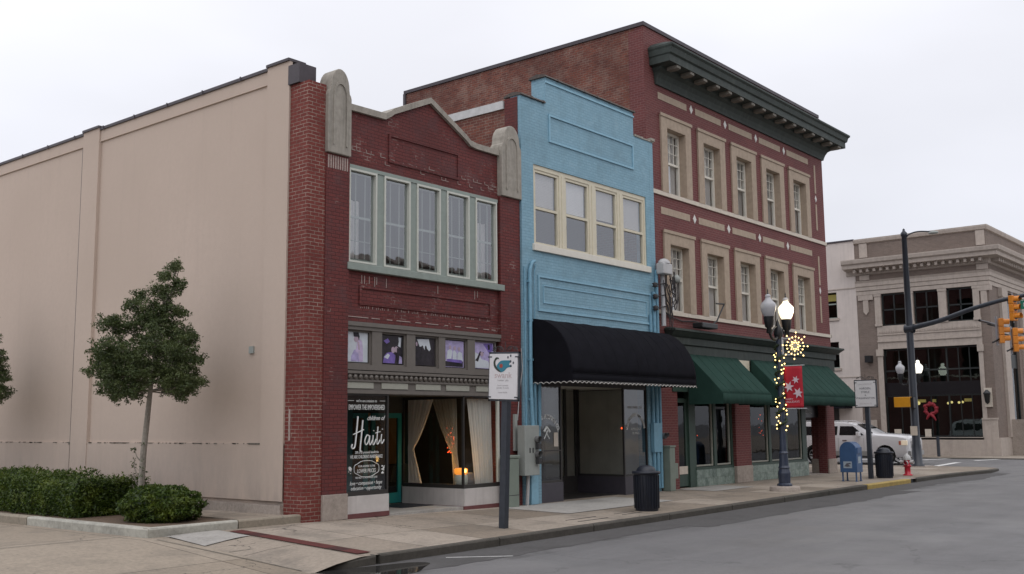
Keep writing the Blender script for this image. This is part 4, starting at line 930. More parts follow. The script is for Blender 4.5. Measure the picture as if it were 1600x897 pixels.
m = MB(); m.tube([(27.05, BF-.04, 1.62), (27.05, BF-.2, 1.62)], .09, 12); m.tube([(27.2, BF-.12, 1.65), (27.2, BF-.2, 1.65)], .06, 10); mm_ = m.build('round_meter', 'meter'); tag(mm_, 'small round meter head on the blue conduit beside the red pilaster', 'meter')
bx('vent_pipe', 'grey_metal', rb, 20.22, 20.32, F-.09, F-.03, 1.35, 2.25)
m = MB(); m.tube([(20.55, F-.05, 3.9), (20.60, F-.05, 3.4), (20.45, F-.05, 2.7), (20.38, F-.05, 2.1)], .012, 5); m.build('loose_cable', 'pvc', rb)

# weatherhead and service cables at the joint between blue and big building
wh = root('service_cable_head', (27.3, F, 6), 'grey weatherhead with tangled black service cables above the black awning', 'cables')
m = MB(); m.box(26.92, 27.42, BF-.38, BF-.1, 6.45, 6.78); m.lathe([(.26, 0), (.25, .06), (.15, .13), (.02, .16)], (27.17, BF-.24, 6.78), 12, sy=.6); m.build('weatherhead', 'pvc', wh, bevel=.03)
m = MB(); m.tube([(27.25, BF-.12, 6.6), (27.25, BF-.12, 4.9)], .07, 10); m.build('riser', 'pvc', wh)
m = MB(); m.lathe([(.001, -.12), (.12, -.08), (.13, .06), (.06, .14), (.001, .15)], (27.75, BF-.3, 6.35), 12); m.build('junction_dome', 'grey_metal', wh)
m = MB()
for z in (6.1, 5.75, 5.4): m.lathe([(.02, -.08), (.09, -.05), (.06, 0), (.09, .05), (.02, .08)], (26.75, BF-.15, z), 10); m.tube([(26.75, BF-.15, z), (27.3, BF-.2, z+.1)], .018, 5)
m.build('insulator', 'cable', wh)
m = MB(); random.seed(21)
for k in range(16):
    x0_ = random.uniform(27.15, 27.6); x1_ = random.uniform(27.2, 27.95); zz = random.uniform(5.5, 6.6); dp = random.uniform(.2, .75)
    m.tube(bez([(x0_, 0), (x0_+.1, -dp*.6), ((x0_+x1_)/2+.05, -dp), (x1_, -dp*.5), (x1_+random.uniform(-.2, .1), .25)], 5) and [(p[0], BF-.25-.1*math.sin(k), zz+p[1]) for p in bez([(x0_, 0), (x0_+.1, -dp*.6), ((x0_+x1_)/2+.05, -dp), (x1_, -dp*.5), (x1_+.05, .25)], 5)], .014, 5)
m.tube([(27.3, BF-.15, 5.35), (27.8, F-.05, 5.25), (28.6, F-.05, 5.15), (29.4, F-.05, 5.2), (29.9, F-.2, 5.1)], .02, 5)
m.build('cable_loop', 'cable', wh)
fl = root('floodlight', (29.6, F, 5), 'black floodlight on a bent arm above the green shop cornice', 'floodlight')
m = MB(); m.box(29.0, 30.0, F-.55, F-.18, 4.95, 5.12); m.build('lamp_body', 'lamp_black', fl, bevel=.03)
m = MB(); m.tube([(29.9, F-.35, 5.08), (30.3, F-.35, 5.25), (30.75, F-.35, 5.75), (30.85, F-.35, 5.85), (30.3, F-.35, 5.82)], .025, 6); m.build('arm', 'lamp_black', fl)

# ================================================================ BIG THREE-STOREY BUILDING
gb = root('three_storey_building', (33.6, F, 0), 'three-storey red brick corner building with deep dark green cornice and stone window surrounds', 'building')
GX0, GX1 = 26.85, 40.30
wc = [28.60+2.33*k for k in range(5)]
ops = []
for (z0, z1) in ((9.15, 11.28), (5.42, 7.55)):
    for c in wc: ops.append((c-.60, c+.60, z0, z1))
ops += [(28.2, 31.92, 0, 4.4), (33.02, 37.85, 0, 4.4), (37.85, 39.45, 0, 4.4)]
wall_y(F, F+.35, GX0, GX1, 0, 14.30, ops).build('front_wall', 'maroon_mod', gb)
wall_x(GX1-.35, GX1, F+.35, 40, 0, 14.30, [(17.35, 19.6, 0, 4.4)]+[(20.5+2.6*k, 21.7+2.6*k, z, z+2.1) for k in range(6) for z in (5.42, 9.15)]).build('east_wall', 'maroon_mod', gb)
m = MB(); m.box(GX0, GX0+.3, F+.351, 27.05, 0, 14.30); m.build('west_wall', 'side_brick', gb)
bx('painted_quoin', 'maroon_mod', gb, GX0-.006, GX0+.1, F+.003, F+.55, 8.5, 14.2)
bx('worn_panel', plain('faded_wall_sign', (.30, .20, .17), .9, .35, 16, bump=.4), gb, GX0-.004, GX0, 18.3, 22.0, 12.9, 14.0) if False else None
bx('rear_wall', 'side_brick', gb, GX0, GX1, 26.8, 27.05, 0, 14.3) if False else None
wall_y(39.7, 40, GX0+6, GX1, 0, 14.2, []).build('rear_wall', 'side_brick', gb)
m = MB(); m.box(GX0+.3, GX0+6, 26.8, 27.05, 0, 14.3); m.box(GX0+5.8, GX0+6.05, 27.05, 40, 0, 14.2); m.build('rear_wall', 'side_brick', gb)
m = MB(); m.box(GX0-.05, GX0+.4, F-.04, 27.1, 14.30, 14.42); m.box(GX0+.4, GX1-.15, F-.04, F+.4, 14.30, 14.42); m.box(GX1-.45, GX1+.05, F+.4, 40, 14.30, 14.42); m.box(GX0-.06, GX0, 27.0, 27.12, 11, 14.3); m.build('parapet_cap', 'metal_cap', gb)
bx('roof', 'roof', gb, GX0+.3, GX1-.3, F+.35, 26.8, 13.3, 13.4)
m = MB(); m.box(GX0+.3, GX1-.35, F+.36, 26.7, 8.3, 8.6); m.box(GX0+.3, GX1-.35, F+.36, 26.7, 4.45, 4.75); m.box(GX0+.3, GX1-.35, 18.6, 18.7, 4.75, 13.2); m.build('floor_slab', 'interior_grey', gb)
# stone bands, strips, diamonds
m = MB(); m.box(GX0+.26, GX1+.04, F-.05, F-.001, 9.02, 9.15); m.box(GX0+.26, GX1+.04, F-.05, F-.001, 5.30, 5.42); m.box(GX1+.001, GX1+.05, F-.05, 40, 9.02, 9.15); m.box(GX1+.001, GX1+.05, F-.05, 40, 5.30, 5.42); m.build('sill_band', 'stone_light', gb)
m = MB()
for z in (12.12, 8.44):
    for k in range(5):
        a = [27.6, 29.95, 32.28, 34.61, 36.94][k]; b = [29.38, 31.71, 34.04, 36.37, 38.9][k]; bx('stone_strip', 'stone_trim', gb, a, b, F-.012, F-.001, z, z+.22)
for zz in (9.55, 5.85): bx('stone_strip', 'stone_trim', gb, 39.45, 39.58, F-.012, F-.001, zz, zz+1.05); bx('stone_strip', 'stone_trim', gb, 39.45, 39.58, F-.012, F-.001, zz+1.5, zz+2.65)
m = MB()
for z in (12.24, 8.56):
    for x in (29.68, 32.02, 34.36, 36.70): MB().prism([(x-.11, z), (x, z-.15), (x+.11, z), (x, z+.15)], 'y', F-.014, F-.001).build('diamond_tile', 'diamond', gb)
for z in (10.83, 7.12): MB().prism([(39.515-.09, z), (39.515, z-.14), (39.515+.09, z), (39.515, z+.14)], 'y', F-.014, F-.001).build('diamond_tile', 'diamond', gb)
# windows
for (z0, z1) in ((9.15, 11.28), (5.42, 7.55)):
    for c in wc:
        m = MB(); m.box(c-.93, c-.60, F-.06, F-.001, z0, z1+.36); m.box(c+.60, c+.93, F-.06, F-.001, z0, z1+.36); m.box(c-.60, c+.60, F-.06, F-.001, z1, z1+.36)
        m.box(c-.98, c+.98, F-.09, F-.0605, z1+.30, z1+.40)
        m.box(c-.603, c-.57, F-.058, F+.30, z0, z1); m.box(c+.57, c+.603, F-.058, F+.30, z0, z1); m.box(c-.57, c+.57, F-.058, F+.30, z1-.03, z1+.0005)
        sr = m.build('window_surround', 'stone_trim', gb)
        m = MB(); frame_y(m, c-.57, c+.57, z0, z1-.03, F+.20, F+.30, .07, .09); zm = (z0+z1)/2; m.box(c-.5, c+.5, F+.20, F+.28, zm-.03, zm+.04)
        for k in (1, 2, 3): m.box(c-.5+k*.25-.01, c-.5+k*.25+.01, F+.215, F+.24, zm+.04, z1-.1)
        for k in (1, 2): m.box(c-.5, c+.5, F+.215, F+.238, zm+.04+k*.32, zm+.06+k*.32)
        wd = m.build('window', 'white_frame', gb)
        MB().quad((c-.52, F+.25, z0+.05), (c+.52, F+.25, z0+.05), (c+.52, F+.25, z1-.06), (c-.52, F+.25, z1-.06)).build('pane', 'glass_up', wd)
        MB().grid(lambda u, v: (c-.5+1.0*u, F+.33+.012*math.sin(u*40), z0+.1+(z1-z0-.1)*v), 40, 1).build('curtain', 'curtain' if (c < 32 or z0 < 6) else 'half_sheer', wd)
# main cornice (runs round the corner)
def ring(m, prof, xL, xR, yF, yB=40., ret=.42):
    """profile (out, z) swept along the front (xL..xR) and mitred round the east side to yB"""
    n = len(prof)
    rows = [[(xL-o*ret, yF-.004, z) for o, z in prof], [(xL-o*ret, yF-o, z) for o, z in prof], [(xR+o, yF-o, z) for o, z in prof], [(xR+o, yB, z) for o, z in prof]]
    vs = [p for r_ in rows for p in r_]
    m.add(vs, [(i*n+k, (i+1)*n+k, (i+1)*n+(k+1) % n, i*n+(k+1) % n) for i in range(3) for k in range(n)])
    m.add(rows[0], [tuple(range(n))]); m.add(rows[3], [tuple(range(n))[::-1]]); return m
m = MB()
ring(m, [(-.005, 12.55), (.06, 12.55), (.08, 12.64), (.12, 12.76), (.20, 12.90), (.32, 12.98), (.34, 13.06), (.74, 13.08), (.74, 13.30), (.80, 13.34), (.84, 13.50), (.90, 13.56), (.90, 13.62), (.55, 13.74), (.0, 13.86), (-.005, 13.86)], 27.46, GX1, F)
co = m.build('cornice', 'cornice', gb)
for k in range(16):
    x = 27.62+k*.85
    m = MB(); m.prism([(F-.35, 12.96), (F-.35, 13.075), (F-.71, 13.075), (F-.71, 12.99), (F-.62, 12.96)], 'x', x, x+.24); m.build('cornice_bracket', 'bracket', co)
for k in range(9):
    y = F+.2+k*.855
    m = MB(); m.prism([(GX1+.35, 12.96), (GX1+.35, 13.075), (GX1+.71, 13.075), (GX1+.71, 12.99), (GX1+.62, 12.96)], 'y', y, y+.24); m.build('cornice_bracket', 'bracket', co)
# storefront cornice
m = MB(); ring(m, [(-.005, 3.95), (.08, 3.95), (.08, 4.38), (.14, 4.42), (.14, 4.62), (.22, 4.66), (.36, 4.78), (.40, 4.80), (.40, 4.86), (.10, 4.92), (-.005, 4.92)], 27.75, GX1, F, 22.)
m.build('storefront_cornice', 'cornice', gb)
m = MB(); m.box(27.9, GX1-.02, F-.06, F+.3, 2.95, 3.95); m.build('sign_fascia', 'green_frame', gb)
bx('cream_board', 'cream', gb, 31.95, 33.0, F-.085, F-.0605, 3.7, 4.08)
# green awnings
for (a, b) in ((28.75, 32.05), (33.05, 39.66)):
    m = MB(); y0, y1 = F-.12, 15.3
    nr = max(3, int((b-a)/1.1))
    def gp(u, v): sg = .018*abs(math.sin(math.pi*u*nr))*math.sin(math.pi*v)+.004*math.sin(u*50+v*8); return (a+(b-a)*u, y0+(y1-y0)*v+sg*.5, 4.12-1.22*v-sg)
    m.grid(gp, 60, 8); m.grid(lambda u, v: (a+(b-a)*u, y1-.01*v-.006*math.sin(u*70)*v, 2.9-.34*v+.006*math.sin(u*33)*v), 60, 2)
    for x_ in (a, b): m.quad((x_, y0, 4.12), (x_, y1, 2.9), (x_, y1-.01, 2.56), (x_, y0, 2.56))
    g = m.build('awning', 'awn_green', gb, solid=.012)
    m = MB()
    for k in range(max(3, int((b-a)/1.1))+1):
        x_ = a+.02+(b-a-.04)*k/max(3, int((b-a)/1.1)); m.tube([(x_, y0, 4.05), (x_, y1+.05, 2.84), (x_, y0, 2.84)], .015, 5)
    m.tube([(a, y1+.02, 2.6), (b, y1+.02, 2.6)], .015, 5); m.build('awning_frame', 'dark_frame', g)
    m = MB()
    for k in range(1, nr*2): m.tube([(gp(k/nr/2, v/8)[0], gp(k/nr/2, v/8)[1]-.005, gp(k/nr/2, v/8)[2]+.008) for v in range(9)], .006, 4)
    m.tube([(a, y1-.006, 2.9), (b, y1-.006, 2.9)], .007, 4); m.build('awning_seam', 'awn_seam_green', g)
# ground floor
bx('column', 'maroon_mod', gb, 31.93, 33.01, F-.03, F+.4, .55, 3.6); bx('column_base', 'concrete_base', gb, 31.90, 33.04, F-.06, F+.42, 0, .55, bevel=.015)
bx('column', 'maroon_mod', gb, 39.5, 40.2, F-.02, F+.62, .55, 4.4); bx('column_base', 'concrete_base', gb, 39.47, 40.26, F-.06, F+.66, 0, .55, bevel=.015)
bx('pilaster', 'maroon_mod', gb, 27.1, 28.2, F-.03, F-.001, 0, 3.9)
def shop_win(a, b, z0=.62, z1=2.95, nm='display_window'):
    m = MB(); frame_y(m, a, b, z0, z1, F+.12, F+.2, .05); wd = m.build(nm, 'taupe_panel', gb)
    MB().quad((a+.03, F+.16, z0+.02), (b-.03, F+.16, z0+.02), (b-.03, F+.16, z1-.02), (a+.03, F+.16, z1-.02)).build('pane', 'glass_dark', wd); return wd
m = MB()
for a, b in ((29.05, 29.45), (30.62, 30.80), (31.80, 31.93), (33.01, 33.25), (34.62, 34.80), (36.02, 36.12), (37.42, 37.80)): m.box(a, b, F+.08, F+.25, .56 if a > 29.1 else 0, 3.0)
m.box(29.4, 31.93, F+.06, F+.25, .52, .60); m.box(33.01, 37.8, F+.06, F+.25, .52, .60); m.box(28.2, 37.85, F+.04, F+.3, 2.95, 3.05); m.box(28.2, 28.27, F+.08, F+.25, 0, 3.0)
m.build('storefront_frame', 'green_frame', gb)
for a, b in ((29.47, 30.60), (30.82, 31.78), (33.27, 34.60), (34.82, 36.0), (36.14, 37.40)): shop_win(a, b)
m = MB(); m.box(29.42, 31.93, F+.05, F+.2, 0, .52); m.box(33.01, 37.82, F+.05, F+.2, 0, .52); m.box(37.70, 37.82, F+.2, F+.9, 0, .52); m.build('kick_panel', 'marble', gb)
m = MB(); frame_y(m, 28.28, 29.05, .05, 2.75, F+.14, F+.2, .13, .55); dd = m.build('door', 'green_frame', gb)
MB().quad((28.4, F+.17, .6), (28.93, F+.17, .6), (28.93, F+.17, 2.65), (28.4, F+.17, 2.65)).build('pane', 'glass_dark', dd)
bx('letter_plate', 'stone_light', dd, 28.36, 28.97, F+.12, F+.14, .42, .66)
# recessed corner porch, open to both streets
m = MB(); m.add([(37.8, F+.2, 0), (40.0, 19.55, 0), (40.0, 19.55, 3.0), (37.8, F+.2, 3.0)], [(0, 1, 2, 3)]); m.build('porch_wall', 'interior', gb, solid=.12)
bx('porch_ceiling', 'interior', gb, 28.2, GX1-.36, F+.36, 22, 3.06, 3.2)
bx('porch_floor', 'concrete_base', gb, 37.8, GX1+.1, F+.02, 19.6, -.05, .008)
bx('porch_beam', 'green_frame', gb, GX1-.4, GX1+.02, F+.64, 19.6, 3.0, 4.4)
bx('porch_sign_board', 'spandrel', gb, 37.9, 39.4, F+.28, F+.34, 2.15, 2.95)
text("RENTAL", .20, (38.45, F+.275, 2.30), (1, 0, 0), (0, 0, 1), 'letter_dim', gb, sx=1.)
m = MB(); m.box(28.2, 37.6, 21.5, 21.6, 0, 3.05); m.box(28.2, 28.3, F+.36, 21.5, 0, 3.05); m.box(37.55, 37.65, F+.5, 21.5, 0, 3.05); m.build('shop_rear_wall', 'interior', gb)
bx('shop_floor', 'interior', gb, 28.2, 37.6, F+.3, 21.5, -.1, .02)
random.seed(12)
def sparkle(x0, x1, y, z0, z1, n, lab):
    m = MB()
    for k in range(n): m.ball((random.uniform(x0, x1), y+random.uniform(-.1, .1), random.uniform(z0, z1)), random.uniform(.008, .016), 5, 4)
    tag(m.build('light_string', 'bulb_red'), lab, 'lights')
sparkle(28.5, 28.85, F+.5, .9, 2.2, 22, 'red string lights glowing behind the green door glass')
sparkle(29.9, 30.6, F+.7, 1.2, 2.5, 16, 'red string lights glowing in the shop window right of the green door')
sparkle(34.9, 35.2, F+.6, 1.5, 2.3, 10, 'red string lights in the shop window behind the street lamp')
sparkle(33.4, 34.1, F+.9, 1.2, 1.5, 8, 'red string lights low in the window right of the middle column')

# ================================================================ BUILDINGS ACROSS THE CROSS STREET
kx = 62.0
bk = root('bank_building', (kx, 20, 0), 'buff brick and limestone bank with big dark windows across the side street', 'building')
opsb = [(16.95, 22.35, 1.04, 6.2)]+[(a, b, 7.58, 9.5) for a, b in ((17.08, 18.50), (18.98, 20.38), (20.86, 22.28))]
wall_x(kx, kx+.4, 16.2, 23.75, 0, 12.85, opsb).build('front_wall', 'bank_brick', bk)
wall_y(16.2, 16.6, kx+.4, 92, 0, 12.85, [(65+4.4*k, 67.6+4.4*k, 1.4, 9.4) for k in range(6)]).build('side_wall', 'bank_brick', bk)
m = MB(); m.box(kx+.4, 92, 23.4, 23.75, 0, 12.5); m.box(91.6, 92, 16.6, 23.4, 0, 12.5); m.build('rear_wall', 'bank_brick', bk)
bx('roof', 'roof', bk, kx+.4, 91.6, 16.6, 23.4, 11.9, 12)
m = MB(); m.box(kx+.5, 91, 19.5, 19.6, 0, 11.8); m.box(kx+2.2, kx+2.3, 16.8, 23.3, 0, 11.8); m.box(kx+.41, kx+8, 16.7, 23.3, 6.3, 7.4); m.build('interior_wall', 'interior', bk)
# stone: base, window wall, bands (on x = kx face, mitred to the side)
def bring(prof, y0=23.75, y1=16.2, xe=92, mat='limestone', nm='stone_band'):
    m = MB(); n = len(prof)
    rows = [[(kx-o, y0, z) for o, z in prof], [(kx-o, y1-o, z) for o, z in prof], [(xe, y1-o, z) for o, z in prof]]
    m.add([p for r_ in rows for p in r_], [(i*n+k, (i+1)*n+k, (i+1)*n+(k+1) % n, i*n+(k+1) % n) for i in range(2) for k in range(n)])
    m.add(rows[0], [tuple(range(n))]); m.add(rows[2], [tuple(range(n))[::-1]])
    return m.build(nm, mat, bk)
def P_(a, z0, z1): return [(-.01, z0), (a, z0), (a, z1), (-.01, z1)]
bring(P_(.10, 0, 1.0)); bring([(-.01, 12.66), (.10, 12.70), (.14, 12.86), (.14, 12.95), (-.45, 12.99), (-.45, 12.66)], nm='parapet_coping')
bring([(-.01, 10.72), (.10, 10.76), (.16, 11.02), (.72, 11.10), (.74, 11.30), (.86, 11.38), (.90, 11.56), (.90, 11.62), (.0, 11.76), (-.01, 11.76)], y0=24.3, nm='cornice')
bring([(-.01, 9.75), (.08, 9.78), (.08, 10.0), (.13, 10.04), (.13, 10.24), (.20, 10.36), (-.01, 10.40)], nm='architrave'); bring(P_(.05, 9.52, 9.74))
m = MB()
for k in range(19): bx('cornice_bracket', 'limestone', bk, kx-.55, kx-.16, 16.35+k*.40, 16.50+k*.40, 10.86, 11.05)
for k in range(24): bx('cornice_bracket', 'limestone', bk, kx+.4+k*.40, kx+.55+k*.40, 15.65, 16.04, 10.86, 11.05)
m.box(kx-.10, kx-.003, 16.2, 17.0, 1.0, 2.05); m.box(kx-.10, kx-.003, 22.9, 23.75, 1.0, 2.05); m.box(kx-.14, kx-.003, 16.15, 17.0, 2.0, 2.10)
m.box(kx-.10, kx+.2, 16.96, 22.34, .9, 1.04)
m.box(kx-.05, kx-.002, 16.72, 22.6, 6.2, 7.14); m.box(kx-.12, kx-.05, 16.72, 22.6, 6.62, 6.72); m.box(kx-.10, kx-.05, 16.72, 22.6, 7.02, 7.10)
m.box(kx-.08, kx-.05, 16.72, 22.6, 6.2, 6.3)
for k in range(42): m.box(kx-.10, kx-.05, 16.8+k*.138, 16.87+k*.138, 7.14, 7.26)
m.box(kx-.05, kx-.002, 16.72, 22.6, 7.14, 7.58)
for a, b in ((16.72, 17.06), (18.52, 18.96), (20.40, 20.84), (22.30, 22.66)): m.box(kx-.09, kx+.06, a, b, 7.58, 9.5); m.box(kx-.12, kx-.02, a-.03, b+.03, 9.36, 9.5); m.box(kx-.12, kx-.02, a-.03, b+.03, 7.58, 7.72)
for a, b in ((16.72, 16.95), (22.35, 22.66)): m.box(kx-.07, kx+.1, a, b, 1.0, 6.2); m.box(kx-.14, kx-.0, a-.05, b+.05, 5.8, 6.2)
for yc in (23.2, 16.47): 
    m.box(kx-.07, kx-.002, yc-.3, yc+.3, 10.42, 10.72); m.box(kx-.06, kx-.002, yc-.24, yc+.24, 11.8, 12.66); m.box(kx-.10, kx-.002, yc-.45, yc+.45, 9.2, 9.5); m.prism([(yc-.16, 9.2), (yc+.16, 9.2), (yc+.16, 8.5), (yc, 8.3), (yc-.16, 8.5)], 'x', kx-.08, kx-.002)
for k in range(7):
    x = 63.9+4.4*k; m.box(x, x+1.1, 16.04, 16.198, 1.0, 9.5); m.box(x-.06, x+1.16, 15.98, 16.198, 9.0, 9.5)
m.build('stone_dressing', 'limestone', bk)
bx('pedestal', 'concrete_base', bk, 64.2, 65.6, 15.2, 16.1, 0, 2.0)
# dark glazing
m = MB()
for y in (16.95, 18.72, 22.28): m.box(kx+.12, kx+.26, y, y+.08, 1.04, 6.2)
for y in (18.1, 19.75, 20.55, 21.45, 17.5): m.box(kx+.14, kx+.22, y, y+.045, 1.04, 6.2)
for z in (1.04, 3.38, 4.85, 6.1): m.box(kx+.13, kx+.25, 16.96, 22.34, z, z+.09)
bgf = m.build('window_grid', 'bank_frame', bk)
bx('spandrel', 'spandrel', bgf, kx+.10, kx+.2, 16.96, 22.34, 3.46, 4.20)
MB().quad((kx+.18, 16.95, 1.04), (kx+.18, 22.35, 1.04), (kx+.18, 22.35, 6.2), (kx+.18, 16.95, 6.2)).build('pane', 'bank_glass', bgf)
for a, b in ((17.08, 18.50), (18.98, 20.38), (20.86, 22.28)):
    m = MB(); m.box(kx+.1, kx+.2, a, a+.06, 7.58, 9.5); m.box(kx+.1, kx+.2, b-.06, b, 7.58, 9.5); m.box(kx+.1, kx+.2, (a+b)/2-.03, (a+b)/2+.03, 7.58, 9.5); m.box(kx+.1, kx+.2, a, b, 8.5, 8.58); m.box(kx+.1, kx+.2, a, b, 7.58, 7.66); m.box(kx+.1, kx+.2, a, b, 9.42, 9.5)
    f_ = m.build('window', 'bank_frame', bk); MB().quad((kx+.16, a, 7.6), (kx+.16, b, 7.6), (kx+.16, b, 9.45), (kx+.16, a, 9.45)).build('pane', 'bank_glass', f_)
for k in range(6):
    a = 65+4.4*k; m = MB(); frame_y(m, a, a+2.6, 1.4, 9.4, 16.35, 16.45, .08); m.box(a, a+2.6, 16.35, 16.42, 5, 5.8); f_ = m.build('window', 'bank_frame', bk); MB().quad((a, 16.4, 1.4), (a+2.6, 16.4, 1.4), (a+2.6, 16.4, 9.4), (a, 16.4, 9.4)).build('pane', 'glass_dark', f_)
m = MB()
for y, z in ((18.55, 2.95), (18.35, 3.0), (17.95, 2.98), (17.75, 3.0), (21.1, 3.05)): m.ball((kx+1.2, y+.6, z+.02), .07, 8, 6)
m.ball((kx+.9, 20.75, 3.0), .11, 8, 6); m.build('interior_lights', 'bulb_warm_dim', bk)
for a, b in ((21.7, 22.2), (20.5, 21.0), (19.6, 20.1), (17.9, 18.3)): bx('lit_ceiling_panel', 'cup_yellow', bk, kx+1.4, kx+1.5, a, b, 3.05, 3.22)
m = MB()
random.seed(4)
for k in range(34):
    t = 2*math.pi*k/34; r_ = .30+random.uniform(-.06, .06); m.ball((kx+.02, 19.80+r_*math.cos(t), 2.62+r_*math.sin(t)), random.uniform(.07, .12), 6, 5)
for (a_, b_) in ((-.30, 1.98), (.22, 2.05)): m.tube([(kx-.05, 19.80, 2.35), (kx-.06, 19.80+a_*.6, 2.2), (kx-.05, 19.80+a_, b_)], [.09, .08, .04], 6)
tag(m.build('wreath', 'red_bow'), 'large red ribbon wreath hanging on the dark bank window', 'wreath')
def yz_plate(x, y0, y1, z0, z1, mat, nm, lab, cat):
    return tag(bx(nm, mat, None, x-.02, x, y0, y1, z0, z1), lab, cat)
yz_plate(kx+.1, 21.55, 21.95, 1.06, 1.5, 'stone_light', 'window_notice', 'pale notice in the bank window furthest left, above the parked hood', 'notice')
yz_plate(kx+.1, 19.85, 20.2, 1.06, 1.5, 'stone_light', 'window_notice', 'pale notice in the bank window right below the red wreath', 'notice')
ln = root('wall_lantern', (kx-.3, 16.6, 3), 'black wall lantern on the right brick pier of the bank', 'lantern')
m = MB(); m.lathe([(.02, -.35), (.12, -.25), (.17, .2), (.2, .22), (.2, .27), (.05, .45)], (kx-.3, 16.6, 3.2), 8); m.build('lantern_body', 'lamp_black', ln); bx('back_plate', 'stone_light', ln, kx-.12, kx-.003, 16.4, 16.8, 2.7, 3.75)
m = MB(); m.box(kx-.45, kx-.0, 22.95, 23.3, 5.45, 5.85); tag(m.build('wall_floodlight', 'lamp_black'), 'dark box floodlight on the left brick pier of the bank', 'floodlight')
# pale building left of the bank
pb = root('pale_corner_building', (kx, 28, 0), 'plain pale rendered building between the red corner building and the bank', 'building')
wall_x(kx-.02, kx+.4, 23.76, 48, 0, 12.9, [(25.0, 26.6, 8.25, 9.85), (25.0, 26.6, 5.2, 6.8), (29, 30.6, 8.25, 9.85), (29, 30.6, 5.2, 6.8), (33, 34.6, 8.25, 9.85)]).build('front_wall', 'pale_wall', pb)
m = MB(); m.box(kx+.4, 80, 23.76, 24, 0, 12.6); m.box(kx+.4, 80, 47.6, 48, 0, 12.6); m.box(79.6, 80, 24, 47.6, 0, 12.6); m.box(kx+.5, 79.5, 24.05, 47.5, 12, 12.1); m.build('side_wall', 'pale_wall', pb)
m = MB(); m.box(kx-.08, kx+.5, 23.76, 48, 12.9, 13.0); m.build('coping', 'metal_cap', pb)
m = MB(); m.box(kx-.06, kx-.021, 23.8, 48, 9.98, 10.04); m.box(kx-.05, kx-.021, 23.8, 48, 4.6, 4.65); m.box(kx-.10, kx-.021, 24.9, 26.7, 8.1, 8.25); m.box(kx-.10, kx-.021, 24.9, 26.7, 5.05, 5.2); m.build('string_course', 'limestone', pb)
for (a, z) in ((25.0, 8.25), (25.0, 5.2), (29, 8.25), (29, 5.2), (33, 8.25)):
    m = MB(); m.box(kx+.1, kx+.2, a, a+.07, z, z+1.6); m.box(kx+.1, kx+.2, a+1.53, a+1.6, z, z+1.6); m.box(kx+.1, kx+.2, a, a+1.6, z+.85, z+.93); m.box(kx+.1, kx+.2, a, a+1.6, z, z+.06)
    f_ = m.build('window', 'sage', pb); MB().quad((kx+.15, a, z), (kx+.15, a+1.6, z), (kx+.15, a+1.6, z+1.6), (kx+.15, a, z+1.6)).build('pane', 'glass_dark', f_)
bx('interior_wall', 'interior', pb, kx+1.2, kx+1.3, 24.1, 47, 0, 12)
bx('window_blind', 'cup_yellow', pb, kx+.3, kx+.32, 25.1, 26.5, 9.35, 9.75)
m = MB(); m.prism([(kx-.02, 3.5), (kx-1.1, 3.35), (kx-1.3, 2.75), (kx-.02, 2.75)], 'y', 24.35, 33); m.build('awning', 'awn_black', pb)
m = MB(); m.box(kx-.06, kx-.021, 25.2, 33, 0, 2.75); m.build('shopfront', 'dark_frame', pb)
bx('gate_box', 'limestone', pb, kx-.5, kx-.021, 24.4, 25.1, 1.9, 2.7) if False else None

# buildings on the near side of the street (seen only as reflections)
random.seed(31)
for (x0, x1, h, mat, lab) in ((-20, 4, 9.0, 'bank_brick', 'buff brick shop row behind the viewpoint, left end'), (4.1, 19, 11.0, 'side_brick', 'weathered red brick shop row behind the viewpoint'), (19.1, 33, 8.2, 'pale_wall', 'pale rendered shop row across the street from the corner building'), (33.1, 47.5, 10.2, 'bank_brick', 'buff brick corner block across the main street')):
    nb = root('shop_row_building', ((x0+x1)/2, -6, 0), lab, 'building')
    n = int((x1-x0)/3); st_ = (x1-x0)/n
    o_ = [(x0+k*st_+.8, x0+k*st_+2.2, 5, 7) for k in range(n)]+[(x0+k*st_+.4, x0+(k+1)*st_-.4, .6, 3) for k in range(n)]
    m = wall_y(-5, -4.7, x0, x1, -.1, h, o_); m.v = [(v[0], v[1], v[2]) for v in m.v]; m.build('front_wall', mat, nb)
    m = MB(); m.box(x0, x0+.3, -14, -5, -.1, h); m.box(x1-.3, x1, -14, -5, -.1, h); m.box(x0+.3, x1-.3, -14, -13.7, -.1, h); m.box(x0+.3, x1-.3, -13.7, -5, h-.6, h-.5); m.build('side_wall', mat, nb)
    bx('interior_wall', 'interior', nb, x0+.4, x1-.4, -7, -6.9, 0, h-.7); bx('coping', 'limestone', nb, x0, x1, -5.1, -4.5, h, h+.2)

